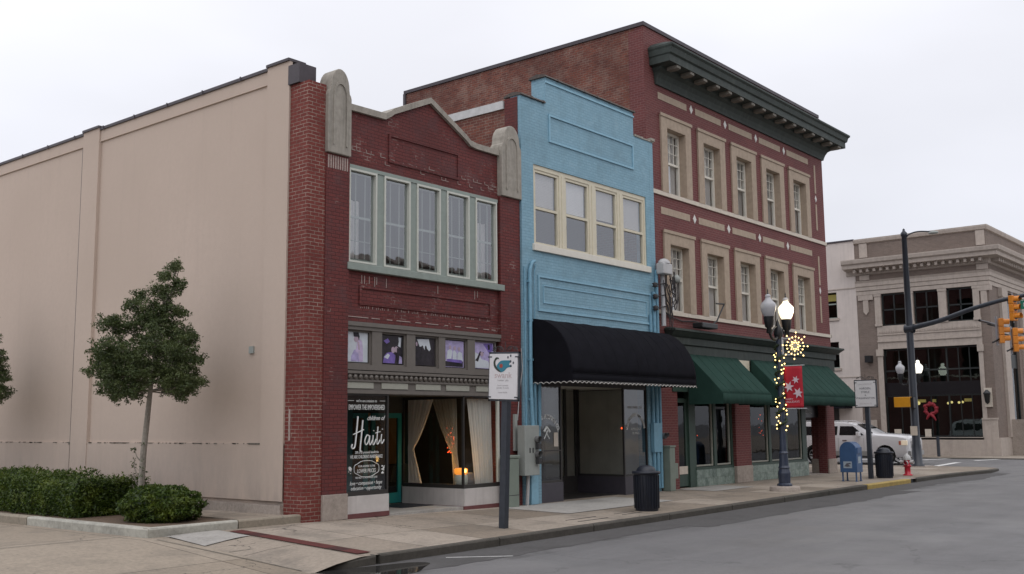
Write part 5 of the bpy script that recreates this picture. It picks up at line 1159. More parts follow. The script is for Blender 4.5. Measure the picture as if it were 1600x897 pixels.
# ================================================================ VEGETATION
def leaves(name, mat, parent, pts, size, flat=.0):
    vs = []; fs = []; tint = []
    for (x, y, z, tn) in pts:
        n = Vector((random.gauss(0, 1), random.gauss(0, 1), random.gauss(0, 1)+.6)).normalized(); a = n.orthogonal().normalized(); b = n.cross(a)
        t = random.uniform(0, 6.28); a, b = a*math.cos(t)+b*math.sin(t), b*math.cos(t)-a*math.sin(t)
        L = size*random.uniform(.7, 1.3); w_ = L*.42; c = Vector((x, y, z)); i = len(vs)
        vs += [c-a*L*.5, c+b*w_*.5+n*L*.08, c+a*L*.5, c-b*w_*.5+n*L*.08]; fs.append((i, i+1, i+2, i+3)); tint.append(tn)
    m = MB(); m.add(vs, fs); o = m.build(name, mat, parent)
    at = o.data.attributes.new('tint', 'FLOAT', 'FACE'); at.data.foreach_set('value', tint); return o
def clump_pts(c, r, n, sq=(1, 1, .8)):
    out = []; tn = random.random()
    for _ in range(n):
        while True:
            d = Vector((random.gauss(0, 1), random.gauss(0, 1), random.gauss(0, 1)))
            if d.length > 0: break
        d = d.normalized()*(random.random()**.45)*r
        out.append((c[0]+d.x*sq[0], c[1]+d.y*sq[1], c[2]+d.z*sq[2], min(1, max(0, tn*.6+random.random()*.5))))
    return out
# silhouette masses of the young holly: (offset along the wall, height, radius)
TR = [(-1.25, 5.56, 0.12), (-1.12, 5.42, 0.27), (-0.73, 5.18, 0.31), (-1.34, 5.05, 0.3), (-0.88, 4.9, 0.44), (-1.51, 4.42, 0.26), (-0.4, 4.94, 0.27), (-1.04, 4.53, 0.4), (0.24, 4.82, 0.28), (0.52, 4.62, 0.37), (-0.07, 4.53, 0.46), (-0.56, 4.49, 0.38), (1.54, 4.16, 0.31), (1.09, 4.25, 0.36), (0.77, 4.03, 0.48), (0.19, 4.15, 0.54), (-0.44, 4.19, 0.45), (-1.2, 4.1, 0.49), (-1.86, 3.92, 0.29), (-1.54, 3.89, 0.39), (1.74, 3.63, 0.39), (1.19, 3.57, 0.56), (0.44, 3.49, 0.54), (-0.4, 3.76, 0.55), (-1.09, 3.65, 0.56), (-1.75, 3.54, 0.41), (-2.14, 3.37, 0.28), (1.94, 3.27, 0.32), (1.32, 3.21, 0.57), (0.7, 3.02, 0.62), (0.05, 3.12, 0.53), (-0.71, 3.24, 0.57), (-1.38, 3.14, 0.52), (-1.97, 3.04, 0.38), (-2.35, 2.94, 0.22), (0.98, 2.71, 0.34), (1.45, 2.89, 0.31), (-1.66, 2.76, 0.35), (-1.13, 2.85, 0.36), (0.32, 2.77, 0.36), (-1.91, 2.86, 0.28)]
def make_tree(loc, label, seed):
    random.seed(seed); X, Y = loc
    t = root('street_tree', (X, Y, .22), label, 'tree', 'young evergreen trees along the stucco wall')
    m = MB(); m.tube([(X, Y, .2), (X+.03, Y-.02, .7), (X+.05, Y-.03, 1.5), (X+.10, Y-.06, 2.3), (X+.14, Y-.09, 3.0), (X+.24, Y-.16, 3.9), (X+.42, Y-.27, 4.8), (X+.55, Y-.36, 5.35)], [.075, .066, .062, .055, .045, .034, .02, .006], 9)
    pts = []
    brs = []
    for (dy, z, r) in TR:
        rep = 3 if z < 3.9 else 2
        u0 = -dy*.525*.967; r *= .58; z = 2+(z-2)*.967
        for k in range(rep):
            v0 = ((k-.5*(rep-1))*.9*(1 if z < 3.8 else .5)+random.uniform(-.15, .15)); uu = u0*(1-.15*abs(v0)); zz = z+(0 if k == 0 else random.uniform(-.10, .08))
            xx = min(X+.85*uu+.525*v0, 13.4); yy = Y-.525*uu+.85*v0
            for _ in range(max(3, int(30*(r/.28)**2))):
                d = Vector((random.gauss(0, 1), random.gauss(0, 1), random.gauss(0, .8))).normalized()*r*random.uniform(.3, 1.12); rr = random.uniform(.05, .11)
                pts += clump_pts((xx+d.x, yy+d.y, zz+d.z), rr, int(27*(rr/.085)**2), (1.1, 1.1, .85))
            brs.append((xx, yy, zz))
    for (a, b, c) in brs[::3]:
        h = min(max(c-.3, 2.75), 5.2); q = interp(h, [(2.3, .09), (3, .10), (4, .2), (4.9, .4), (5.5, .55)])
        m.tube([(X+q, Y-q*.65, h), ((X+q+a)/2, (Y-q*.65+b)/2, (h+c)/2-.03), (a, b, c)], [.018, .012, .004], 5)
    m.build('trunk', 'bark', t)
    m2 = MB()
    for k in range(14):
        z = random.uniform(.5, 1.5); d = random.choice((-1, 1)); m2.tube([(X, Y-.05, z), (X-.03, Y-.05+d*.12, z+.1), (X-.05, Y+d*.16, z+.28)], .005, 4)
        pts += clump_pts((X-.05, Y+d*.15, z+.25), .07, 7)
    m2.build('twig', 'bark', t)
    leaves('crown', 'leaf_tree', t, pts, .058)
    return t
make_tree((11.8, 19.44), 'young conical evergreen tree with grey trunk standing before the stucco wall', 11)
make_tree((11.8, 28.0), 'second young evergreen, mostly cut off by the left edge of the photo', 12)
# clipped hedge and round bush
def bushy(name, fn, n, nrm_jit, size, seed, label, cat, core, group=None):
    random.seed(seed); o = root(name, core[1], label, cat, group)
    pts = []
    for _ in range(n):
        p = fn(); pts.append((p[0], p[1], p[2], min(1, max(0, random.gauss(.45, .3)))))
    leaves('foliage', 'leaf_hedge', o, pts, size)
    core[0].build('twig_mass', 'leaf_hedge', o); return o
def bumps(y, z): return .07*math.sin(y*2.3+z*3)+.05*math.sin(y*5.1-z*4)+.04*math.sin(y*9+z*7)+.05*math.sin(y*1.1)
def hedge_pt():
    y = random.uniform(20.35, 31); e = random.random()
    zt = .94+bumps(y, 0)*.9
    if e < .45: x = 10.98+bumps(y, 1)*.6; z = random.uniform(.24, zt-.03); x -= .05*math.sin((z-.24)/(zt-.24)*math.pi)
    elif e < .85: x = random.uniform(10.95, 12.6); z = zt
    else: y = 20.35+random.uniform(0, .1); x = random.uniform(11, 12.6); z = random.uniform(.24, zt)
    j = abs(random.gauss(0, .055)); return (x+random.uniform(-.04, .04)-j*.3, y+random.uniform(-.05, .05), z+random.gauss(0, .035))
mc = MB().box(11.07, 12.5, 20.45, 31, .22, .88)
bushy('hedge', hedge_pt, 26000, .05, .075, 41, 'long clipped green hedge in the planter along the kerb', 'hedge', (mc, (11.7, 20, .22)))
def bush_pt():
    while True:
        d = Vector((random.gauss(0, 1), random.gauss(0, 1), random.gauss(0, 1))).normalized()
        if d.z > -.75: break
    k = 1+.10*math.sin(d.x*6+d.y*5)+.06*math.sin(d.z*11+d.y*9)+random.gauss(0, .03)
    return (11.66+d.x*.66*k, 18.42+d.y*.86*k, .50+d.z*.36*k)
mc = MB().lathe([(.02, -.28), (.55, -.25), (.68, 0), (.55, .25), (.3, .28), (.02, .29)], (11.66, 18.42, .48), 16, sx=.85, sy=1.05)
bushy('round_bush', bush_pt, 7000, .05, .078, 43, 'round green bush at the planter corner beside the tree', 'bush', (mc, (11.62, 18.72, .22)))

# ================================================================ STREET FURNITURE
def sign_post(name, x, y, z0, lean, label, fill):
    o = root(name, (x, y, z0), label, 'sign', 'white signboards on dark posts')
    MB().box(x-.065, x+.065, y-.075, y+.075, z0-.02, 3.2).build('post', 'post_navy', o, bevel=.006)
    m = MB(); w_ = .40; z_0, z_1 = 2.46, 3.44; bx_ = x-.09
    for a, b, c, d in ((y-w_, y+w_, z_0, z_0+.035), (y-w_, y+w_, z_1-.035, z_1), (y-w_, y-w_+.035, z_0, z_1), (y+w_-.035, y+w_, z_0, z_1)): m.box(bx_-.0, bx_+.04, a, b, c, d)
    for s_ in (-1, 1):
        for zz in (z_0+.08, z_1-.10): m.box(bx_-.035, bx_+.0, y+s_*(w_-.05)-.05, y+s_*(w_-.05)+.05, zz-.012, zz+.012)
    fr_ = m.build('sign_frame', 'post_navy', o)
    bd = bx('sign_board', 'sign_white', o, bx_-.03, bx_+.01, y-w_+.04, y+w_-.04, z_0+.04, z_1-.04)
    m = MB()
    for s_ in (-1, 1):
        pts = [(bx_+.02, y+s_*(.03+.30*t), z_1+.02+.12*math.sin(math.pi*t)**.7*(1-.5*t)) for t in [k/14 for k in range(15)]]; m.tube(pts, .008, 5)
        for q in (.12, .26): m.tube([(bx_+.02, y+s_*(q+(.055-.0028*k)*math.cos(k*.55)), z_1+.06+(.05-.0026*k)*math.sin(k*.55)) for k in range(18)], .007, 5)
    m.tube([(bx_+.02, y, z_1), (bx_+.02, y, z_1+.2)], .008, 5)
    m.build('scrollwork', 'hardware', o)
    fill(bd, bx_-.032, y, z_0, z_1)
    o.rotation_euler = (R(lean), 0, 0); return o
def tx(s, sz, X, y, z, mat, par, **k): return text(s, sz, (X, y, z), (0, -1, 0), (0, 0, 1), mat, par, **k)
def fill1(bd, X, y, z0, z1):
    def pz(pts, d, mat, nm): return MB().prism([(y-a, z0+b) for a, b in pts], 'x', X-d, X+.001).build(nm, mat, bd)
    body = bez([(-.17, .70), (-.13, .62), (-.06, .575), (.03, .60), (.10, .66), (.22, .69), (.15, .73), (.19, .80), (.06, .81), (-.06, .80), (-.13, .75), (-.17, .70)], 5)
    pz(body[:-1], .003, 'bird_teal', 'emblem_body')
    neck = bez([(-.06, .575), (-.14, .60), (-.23, .68), (-.25, .78), (-.20, .86), (-.14, .87), (-.11, .84), (-.15, .84), (-.20, .80), (-.20, .73), (-.15, .66), (-.06, .59)], 5)
    pz(neck, .005, 'bird_dark', 'emblem_neck')
    pz(el(-.05, .70, .042, .042), .006, 'bird_red', 'emblem_heart')
    m = MB()
    for a, b in ((.12, .87), (.19, .90), (.19, .79), (.26, .76), (.20, .70)): m.prism([(y-p, z0+q) for p, q in el(a, b, .018, .026)], 'x', X-.003, X+.001)
    m.build('emblem_feather', 'sign_text', bd)
    tx("swank", .17, X, y, z0+.46, 'sign_pink', bd, sx=1.05); tx("boutique  gifts", .05, X, y, z0+.40, 'sign_faint', bd)
    tx("home accents", .05, X, y, z0+.30, 'sign_faint', bd); tx("jewelry & more", .05, X, y, z0+.25, 'sign_faint', bd); tx("come inside", .05, X, y, z0+.16, 'sign_faint', bd)
def fill2(bd, X, y, z0, z1):
    tx("LAW OFFICES OF", .065, X, y, z0+.80, 'sign_faint', bd); tx("HARDEN,", .10, X, y, z0+.64, 'sign_text', bd); tx("STEELE", .10, X, y, z0+.51, 'sign_text', bd)
    tx("&", .08, X, y, z0+.41, 'sign_text', bd); tx("WASHINGTON", .10, X, y, z0+.30, 'sign_text', bd); tx("252 S. FRONT ST.", .06, X, y, z0+.12, 'sign_faint', bd)
sign_post('signpost', 16.15, 13.50, -.04, 2.3, 'leaning post with white shop sign showing a teal bird emblem', fill1)
sign_post('signpost', 36.6, 13.85, 0., 0, 'straight post with white lettered law office sign by the blue mailbox', fill2)
def trash_can(x, y, z0, label):
    o = root('trash_can', (x, y, z0), label, 'trash can', 'black street trash cans')
    m = MB(); m.lathe([(.26, 0), (.27, .02), (.285, .82), (.285, .86)], (x, y, z0), 24)
    for k in range(24):
        t = 2*math.pi*k/24; m.tube([(x+.285*math.cos(t), y+.285*math.sin(t), z0+.06), (x+.298*math.cos(t), y+.298*math.sin(t), z0+.82)], .012, 4)
    m.build('bin_body', 'can', o)
    MB().lathe([(.29, .84), (.335, .86), (.335, .91), (.29, .92)], (x, y, z0), 24).build('rim', 'can', o)
    MB().lathe([(.24, .90), (.22, .97), (.17, 1.02), (.09, 1.05), (.01, 1.055)], (x, y, z0), 20).build('dome_lid', 'can', o); return o
trash_can(21.35, 13.45, sidez(21.35, 13.45)-.005, 'black ribbed trash can with dome lid before the blue building')
trash_can(37.25, 13.6, -.002, 'black trash can between the law office signpost and the red hydrant')
# mailbox
mb = root('mailbox', (34.75, 13.8, 0), 'blue arched street mailbox on four legs near the corner', 'mailbox')
pr = [(-.29, .30), (.29, .30), (.29, 1.02)]+[(.29*math.cos(t), 1.02+.29*math.sin(t)) for t in [math.pi*k/14 for k in range(1, 14)]]+[(-.29, 1.02)]
MB().prism([(13.8+a, b) for a, b in pr], 'x', 34.5, 35.0).build('box_body', 'mail', mb, bevel=.012)
for dx in (34.54, 34.92):
    for dy in (-.25, .21): bx('leg', 'mail', mb, dx, dx+.04, 13.8+dy, 13.8+dy+.04, 0, .31); bx('foot', 'mail', mb, dx-.02, dx+.06, 13.8+dy-.02, 13.8+dy+.06, 0, .02)
bx('decal', 'mail_decal', mb, 34.494, 34.499, 13.68, 13.97, .44, .66)
MB().prism([(13.94, .50), (13.86, .60), (13.74, .62), (13.70, .58), (13.80, .56), (13.72, .50), (13.84, .48)], 'x', 34.490, 34.494).build('decal_emblem', 'sign_text', mb)
bx('decal', 'mail_decal', mb, 34.62, 34.86, 13.504, 13.509, .6, .82); bx('hatch', 'mail', mb, 34.56, 34.94, 13.49, 13.508, .92, 1.12)
# hydrant
hy = root('fire_hydrant', (39.3, 13.5, 0), 'red fire hydrant with silver cap and side nozzles by the yellow kerb', 'hydrant')
MB().lathe([(.17, 0), (.17, .04), (.11, .06), (.105, .30), (.14, .32), (.14, .36), (.11, .38), (.115, .56)], (39.3, 13.5, 0), 16).build('barrel', 'hyd_red', hy)
MB().lathe([(.135, .56), (.14, .60), (.12, .68), (.07, .75), (.035, .77), (.03, .82), (.001, .82)], (39.3, 13.5, 0), 16).build('bonnet', 'hyd_silver', hy)
m = MB(); m.tube([(39.3, 13.28, .49), (39.3, 13.72, .49)], .06, 10); m.tube([(39.3, 13.26, .49), (39.3, 13.30, .49)], .075, 8); m.tube([(39.3, 13.70, .49), (39.3, 13.74, .49)], .075, 8); m.tube([(39.1, 13.5, .46), (39.3, 13.5, .46)], .08, 10); m.build('nozzle', 'hyd_silver', hy)

# twin-globe lamp
def acorn(x, y, z, mat, par, s=1., capm='globe_off'):
    h = MB().lathe([(.05*s, -.50*s), (.09*s, -.46*s), (.07*s, -.34*s), (.12*s, -.30*s), (.145*s, -.12*s), (.16*s, 0)], (x, y, z), 14); ho = h.build('lamp_holder', 'lamp_black', par)
    MB().lathe([(.13*s, 0), (.18*s, .08*s), (.225*s, .22*s), (.235*s, .34*s), (.20*s, .40*s), (.10*s, .50*s), (.075*s, .56*s)], (x, y, z), 20).build('lamp_globe', mat, par)
    MB().lathe([(.075*s, .56*s), (.09*s, .60*s), (.06*s, .66*s), (.02*s, .67*s)], (x, y, z), 14).build('globe_cap', capm, par)
    MB().lathe([(.02*s, .66*s), (.03*s, .69*s), (.012*s, .72*s), (.02*s, .76*s), (.002, .84*s)], (x, y, z), 8).build('globe_finial', 'lamp_black', par)
LX, LY = 29.18, 13.62
lp = root('street_lamp', (LX, LY, 0), 'near blue-grey street lamp with two acorn globes, right one lit', 'street lamp', 'twin globe street lamps')
MB().lathe([(.44, -.05), (.44, .09), (.40, .13), (.01, .13)], (LX, LY, 0), 28).build('footing', 'concrete_base', lp)
m = MB(); prof = [(.22, .13), (.22, .18), (.17, .22), (.185, .5), (.15, .62), (.17, .66), (.14, .72), (.12, 1.05), (.14, 1.08), (.105, 1.14), (.09, 1.5), (.075, 4.5)]
m.lathe(prof, (LX, LY, 0), 12, smooth=False); m.build('pole', 'lamp_blue', lp)
m = MB(); m.lathe([(.08, 4.45), (.11, 4.5), (.14, 4.6), (.10, 4.8), (.05, 4.95), (.01, 5.05)], (LX, LY, 0), 12)
for s_ in (-1, 1):
    m.tube(bez([(LX, LY, 4.55), (LX+s_*.25, LY, 4.42), (LX+s_*.5, LY, 4.50), (LX+s_*.6, LY, 4.72)], 6), [.05]*6+[.045]*6+[.04]*7, 7)
    m.tube(bez([(LX, LY, 4.80), (LX+s_*.22, LY, 4.78), (LX+s_*.42, LY, 4.62), (LX+s_*.5, LY, 4.52)], 5), .025, 6)
m.build('arm', 'lamp_black', lp)
acorn(LX-.6, LY, 5.08, 'globe_off', lp); acorn(LX+.6, LY, 5.08, 'globe_on', lp)
L_ = bpy.data.lights.new('lamp_light', 'POINT'); L_.energy = 22; L_.color = (1, .82, .55); L_.shadow_soft_size = .25; lo = bpy.data.objects.new('lamp_light', L_); C.objects.link(lo); lo.location = (LX+.6, LY-.4, 5.35)
# garland with warm bulbs
random.seed(17)
ga = root('light_garland', (LX, LY, 1.7), 'green garland with warm white bulbs wound around the street lamp pole', 'string lights')
m = MB(); pts = [(LX+.13*math.cos(t*1.0), LY+.13*math.sin(t*1.0), 1.72+t*.062) for t in [k*.4 for k in range(104)]]; m.tube(pts, .035, 6)
for p in pts[::1]:
    for q in range(4): d = Vector((random.gauss(0, 1), random.gauss(0, 1), random.gauss(0, 1))).normalized()*.085; m.tube([p, (p[0]+d.x, p[1]+d.y, p[2]+d.z)], [.008, .002], 3)
m.build('garland', 'garland', ga)
for k in range(46):
    t = random.uniform(0, 6.28); z = 1.75+2.45*(k+random.uniform(-.3, .3))/46
    MB().ball((LX+.155*math.cos(t), LY+.155*math.sin(t), z), .022, 8, 6).build('bulb', 'bulb', ga)
# snowflake on a bracket
sf = root('snowflake_light', (LX, LY-.5, 4.2), 'lit starburst snowflake of warm bulbs beside the lamp pole', 'snowflake')
m = MB(); m.box(LX-.02, LX+.02, LY-.14, LY-.10, 3.92, 4.50); m.box(LX-.015, LX+.015, LY-.42, LY-.12, 4.44, 4.47); m.box(LX-.015, LX+.015, LY-.42, LY-.12, 3.95, 3.98); m.build('bracket', 'bracket_white', sf)
m = MB(); cy_, cz_ = LY-.52, 4.22
bl = []
for k in range(16):
    a = 2*math.pi*k/16+.1; ln_ = .40 if k % 2 == 0 else .28
    m.tube([(LX, cy_, cz_), (LX, cy_+ln_*math.cos(a), cz_+ln_*math.sin(a))], .008, 4)
    for r_ in ((.15, .27, .39) if k % 2 == 0 else (.10, .26)): bl.append((cy_+r_*math.cos(a), cz_+r_*math.sin(a)))
m.build('star_frame', 'bracket_white', sf)
for y_, z_ in bl: MB().ball((LX-.015, y_, z_), .021, 8, 6).build('bulb', 'bulb', sf)
# banner
bn = root('banner', (LX, LY-.4, 2.4), 'red vertical banner with three white snowflakes on the lamp pole', 'banner')
MB().grid(lambda u, v: (LX+.012*math.sin(v*6), LY-.12-.58*u, 2.40+1.22*v), 6, 16).build('cloth', 'banner', bn, solid=.004)
m = MB(); m.tube([(LX, LY, 3.64), (LX, LY-.78, 3.64)], .012, 6); m.tube([(LX, LY, 2.38), (LX, LY-.80, 2.38)], .012, 6); m.build('banner_rod', 'bracket_white', bn)
m = MB()
for (a, b, r_) in ((.36, .82, .125), (.14, .62, .17), (.42, .43, .17)):
    po = []
    for k in range(12):
        t = math.pi*k/6+.15; rr = r_ if k % 2 == 0 else r_*.42; po.append((min(max(LY-.13-a-rr*math.cos(t), LY-.69), LY-.125), 2.40+b+rr*math.sin(t)))
    m.prism(po, 'x', LX-.020, LX-.016)
m.build('snowflake_print', 'banner_print', bn)
text("HAPPY", .075, (LX-.018, LY-.16, 2.63), (0, -1, 0), (0, 0, 1), 'banner_print', bn, align='LEFT'); text("HOLIDAYS", .085, (LX-.018, LY-.16, 2.55), (0, -1, 0), (0, 0, 1), 'banner_print', bn, align='LEFT', sx=1.05)

# far lamp in front of the bank
fx, fy = 60.0, 20.2
lf = root('street_lamp', (fx, fy, 0), 'far street lamp with two globes standing before the bank window', 'street lamp', 'twin globe street lamps')
MB().lathe([(.3, 0), (.3, .1), (.16, .2), (.16, .7), (.09, .9), (.075, 4.1)], (fx, fy, 0), 12).build('pole', 'lamp_black', lf)
m = MB(); m.lathe([(.08, 4.0), (.14, 4.15), (.06, 4.4)], (fx, fy, 0), 10)
for s_ in (-1, 1): m.tube(bez([(fx, fy, 4.1), (fx, fy+s_*.25, 3.98), (fx, fy+s_*.45, 4.05), (fx, fy+s_*.5, 4.25)], 5), .045, 6)
m.build('arm', 'lamp_black', lf)
acorn(fx, fy+.5, 4.62, 'globe_off', lf, 1.1); acorn(fx, fy-.5, 4.62, 'globe_on_far', lf, 1.1, 'globe_on_far')
tag(MB().tube([(60.3, 18.95, 0), (60.3, 18.95, 1.1)], .09, 8).build('bollard', 'post_navy'), 'dark bollard on the pavement in front of the bank window', 'bollard')

# mast-arm signal
def signal_head(par, x, y, z, face):   # face: unit vector the lenses look at, in plan
    fx_, fy_ = face; m = MB(); px2, py2 = -fy_, fx_
    def P(a, b, c): return (x+fx_*a+px2*b, y+fy_*a+py2*b, z+c)
    def bxx(a0, a1, b0, b1, c0, c1):
        vs = [P(a, b, c) for c in (c0, c1) for a, b in ((a0, b0), (a1, b0), (a1, b1), (a0, b1))]
        m.add(vs, [(3, 2, 1, 0), (4, 5, 6, 7), (0, 1, 5, 4), (1, 2, 6, 5), (2, 3, 7, 6), (3, 0, 4, 7)])
    for k in range(3): bxx(-.10, .10, -.17, .17, -.53+k*.355, -.53+k*.355+.345)
    h = m.build('signal_housing', 'signal', par, bevel=.02)
    for k in range(3):
        m = MB(); c = -.53+k*.355+.172; n = 12
        for s_ in range(n):
            t0 = math.pi*(-.15)+math.pi*1.3*s_/n; t1 = math.pi*(-.15)+math.pi*1.3*(s_+1)/n; r_ = .145
            m.quad(P(.10, r_*math.cos(t0), c+r_*math.sin(t0)), P(.10, r_*math.cos(t1), c+r_*math.sin(t1)), P(.33, r_*math.cos(t1), c+r_*math.sin(t1)+.0), P(.33, r_*math.cos(t0), c+r_*math.sin(t0)))
        m.build('visor', 'signal', h, solid=.008)
    m = MB()
    for k in range(3): c = -.53+k*.355+.172; q = [P(.104, .13*math.cos(2*math.pi*i/14), c+.13*math.sin(2*math.pi*i/14)) for i in range(14)]; m.add(q, [tuple(range(14))])
    m.build('lens', 'lamp_black', h)
mp_ = root('signal_mast', (47, 15.7, 0), 'tall black mast pole with curved signal arm at the street corner', 'signal pole')
m = MB(); m.lathe([(.30, 0), (.30, .08), (.22, .14), (.20, .9), (.17, 1.0), (.15, 6.0), (.11, 10.2), (.14, 10.22), (.14, 10.35), (.05, 10.45), (.06, 10.5), (.01, 10.56)], (47, 15.7, 0), 14); m.build('pole', 'post_navy', mp_)
m = MB(); arm = bez([(47, 15.7, 6.05), (47, 14.4, 6.30), (47, 13.0, 6.72), (47, 11.6, 7.02), (47, 10.0, 7.22), (47, 7.5, 7.35), (47, 5.6, 7.38)], 5); m.tube(arm, [.12-.06*k/(len(arm)-1) for k in range(len(arm))], 10); m.tube([(47, 15.9, 6.03), (47, 15.5, 6.03)], .2, 10); m.build('mast_arm', 'post_navy', mp_)
m = MB(); m.tube(bez([(47, 15.7, 10.0), (47, 15.5, 10.25), (47, 15.1, 10.34), (47, 14.6, 10.28), (47, 14.4, 10.2)], 5), .03, 6); m.build('luminaire_arm', 'post_navy', mp_); MB().lathe([(.01, .1), (.1, .06), (.13, 0), (.10, -.04), (.01, -.05)], (47, 14.42, 10.2), 10, sy=1.8).build('luminaire', 'grey_metal', mp_)
bx('pole_notice', 'stone_light', mp_, 46.79, 46.80, 15.55, 15.85, 1.35, 1.75)
bx('base_slab', 'concrete_base', mp_, 46.5, 47.6, 15.2, 16.2, -.02, .03)
t1 = root('traffic_light', (47, 11.40, 6.6), 'yellow traffic light hanging on the near arm at the right edge, highest one', 'traffic light', 'yellow traffic lights')
signal_head(t1, 47.0, 11.38, 6.62, (-.25, -.968)); bx('hanger', 'signal_side', t1, 46.98, 47.02, 11.36, 11.40, 6.0, 7.3)
# pedestrian signal
pd = root('pedestrian_signal', (47, 15.95, 2.8), 'yellow pedestrian signal box on the mast pole', 'pedestrian signal')
m = MB(); m.box(46.55, 46.95, 15.72, 16.42, 2.58, 3.02); m.build('housing', 'ped', pd, bevel=.02); bx('face', 'lamp_black', pd, 46.6, 46.95, 15.58, 15.715, 2.55, 3.0); bx('bracket', 'lamp_black', pd, 46.9, 47.0, 15.72, 15.8, 3.02, 3.1)
# far arm with two heads, its pole stands outside the frame on the right
mp2 = root('signal_mast', (61, 12.8, 0), 'far signal mast outside the right edge whose arm carries two traffic lights', 'signal pole')
MB().lathe([(.30, 0), (.22, .14), (.17, 1.0), (.13, 7.5), (.01, 7.55)], (61, 12.8, 0), 12).build('pole', 'post_navy', mp2)
MB().tube([(61, 12.8, 5.75), (56, 12.65, 6.0), (51, 12.35, 6.02), (46.1, 12.5, 6.12)], [.12, .10, .07, .05], 8).build('mast_arm', 'post_navy', mp2)
for (x_, y_, z_, lab) in ((47.6, 12.05, 5.75, 'yellow traffic light on the far arm, left one of the lower pair'), (50.0, 12.1, 5.50, 'yellow traffic light on the far arm, right one of the lower pair')):
    t_ = root('traffic_light', (x_, y_, z_), lab, 'traffic light', 'yellow traffic lights')
    signal_head(t_, x_, y_, z_, (.35, -.936)); m = MB(); m.box(x_-.06, x_+.02, y_+.14, y_+.22, z_-.62, z_+.62); m.build('mounting_bar', 'signal_side', t_)
    m = MB(); m.tube([(x_, y_+.18, z_+.2), (x_-.15, y_+.5, z_+.3)], .03, 6); m.tube([(x_, y_+.1, z_-.35), (x_-.3, y_+.3, z_-.5)], .04, 6); m.build('clamp', 'lamp_black', t_)
gs = root('street_name_sign', (47, 10.9, 6.8), 'green street name sign hanging from the signal arm at the right edge', 'street sign')
bx('sign_plate', 'street_green', gs, 46.98, 47.02, 9.6, 11.08, 6.55, 6.95); bx('border', 'sign_white', gs, 46.975, 46.98, 9.63, 11.05, 6.90, 6.915)
text("Front St", .24, (46.972, 10.98, 6.65), (0, -1, 0), (0, 0, 1), 'sign_white', gs, align='LEFT')

# ================================================================ WHITE SUV (heading -Y on the cross street)
suv = root('white_suv', (49.6, 18.9, -.15), 'white full-size SUV with dark windows waiting at the crosswalk behind the mailbox', 'car')
CX, Z0 = 49.55, .0
def yy(s): return 16.58+s*1.02       # s: metres back from the front bumper
ST = [ # s, zlow, zbelt, ztop, half width low, belt, top
 (0.00, .52, .96, 1.18, .84, .88, .80), (.10, .34, 1.02, 1.28, .94, .97, .88), (.50, .32, 1.14, 1.34, .99, .99, .88), (1.35, .32, 1.22, 1.39, 1.0, 1.0, .90), (1.60, .32, 1.25, 1.42, 1.0, 1.0, .88),
 (2.30, .32, 1.27, 1.80, 1.0, 1.0, .80), (2.65, .32, 1.28, 1.90, 1.0, 1.0, .78), (3.6, .32, 1.28, 1.96, 1.0, 1.0, .78), (4.9, .32, 1.28, 1.95, 1.0, 1.0, .78), (5.45, .34, 1.28, 1.91, .99, .99, .76), (5.65, .42, 1.25, 1.65, .97, .97, .78), (5.72, .5, 1.1, 1.2, .93, .93, .85)]
m = MB(); rows = []
for s, a, b, c, w0, w1, w2 in ST:
    h = [(w0*.93, a), (w0, a+.12), (w1*1.01, (a+b)/2), (w1, b), ((w1*.35+w2*.65) if c-b > .3 else w1*.97, b+(c-b)*.6), (w2, c-.03), (w2*.8, c+.02)]
    rows.append([(CX-p, yy(s), Z0+q) for p, q in h]+[(CX+p, yy(s), Z0+q) for p, q in h[::-1]])
n = len(rows[0]); m.add([p for r_ in rows for p in r_], [(i*n+k, i*n+(k+1) % n, (i+1)*n+(k+1) % n, (i+1)*n+k) for i in range(len(rows)-1) for k in range(n)], True)
m.add(rows[0], [tuple(range(n))[::-1]]); m.add(rows[-1], [tuple(range(n))])
body = m.build('body', 'car', suv)
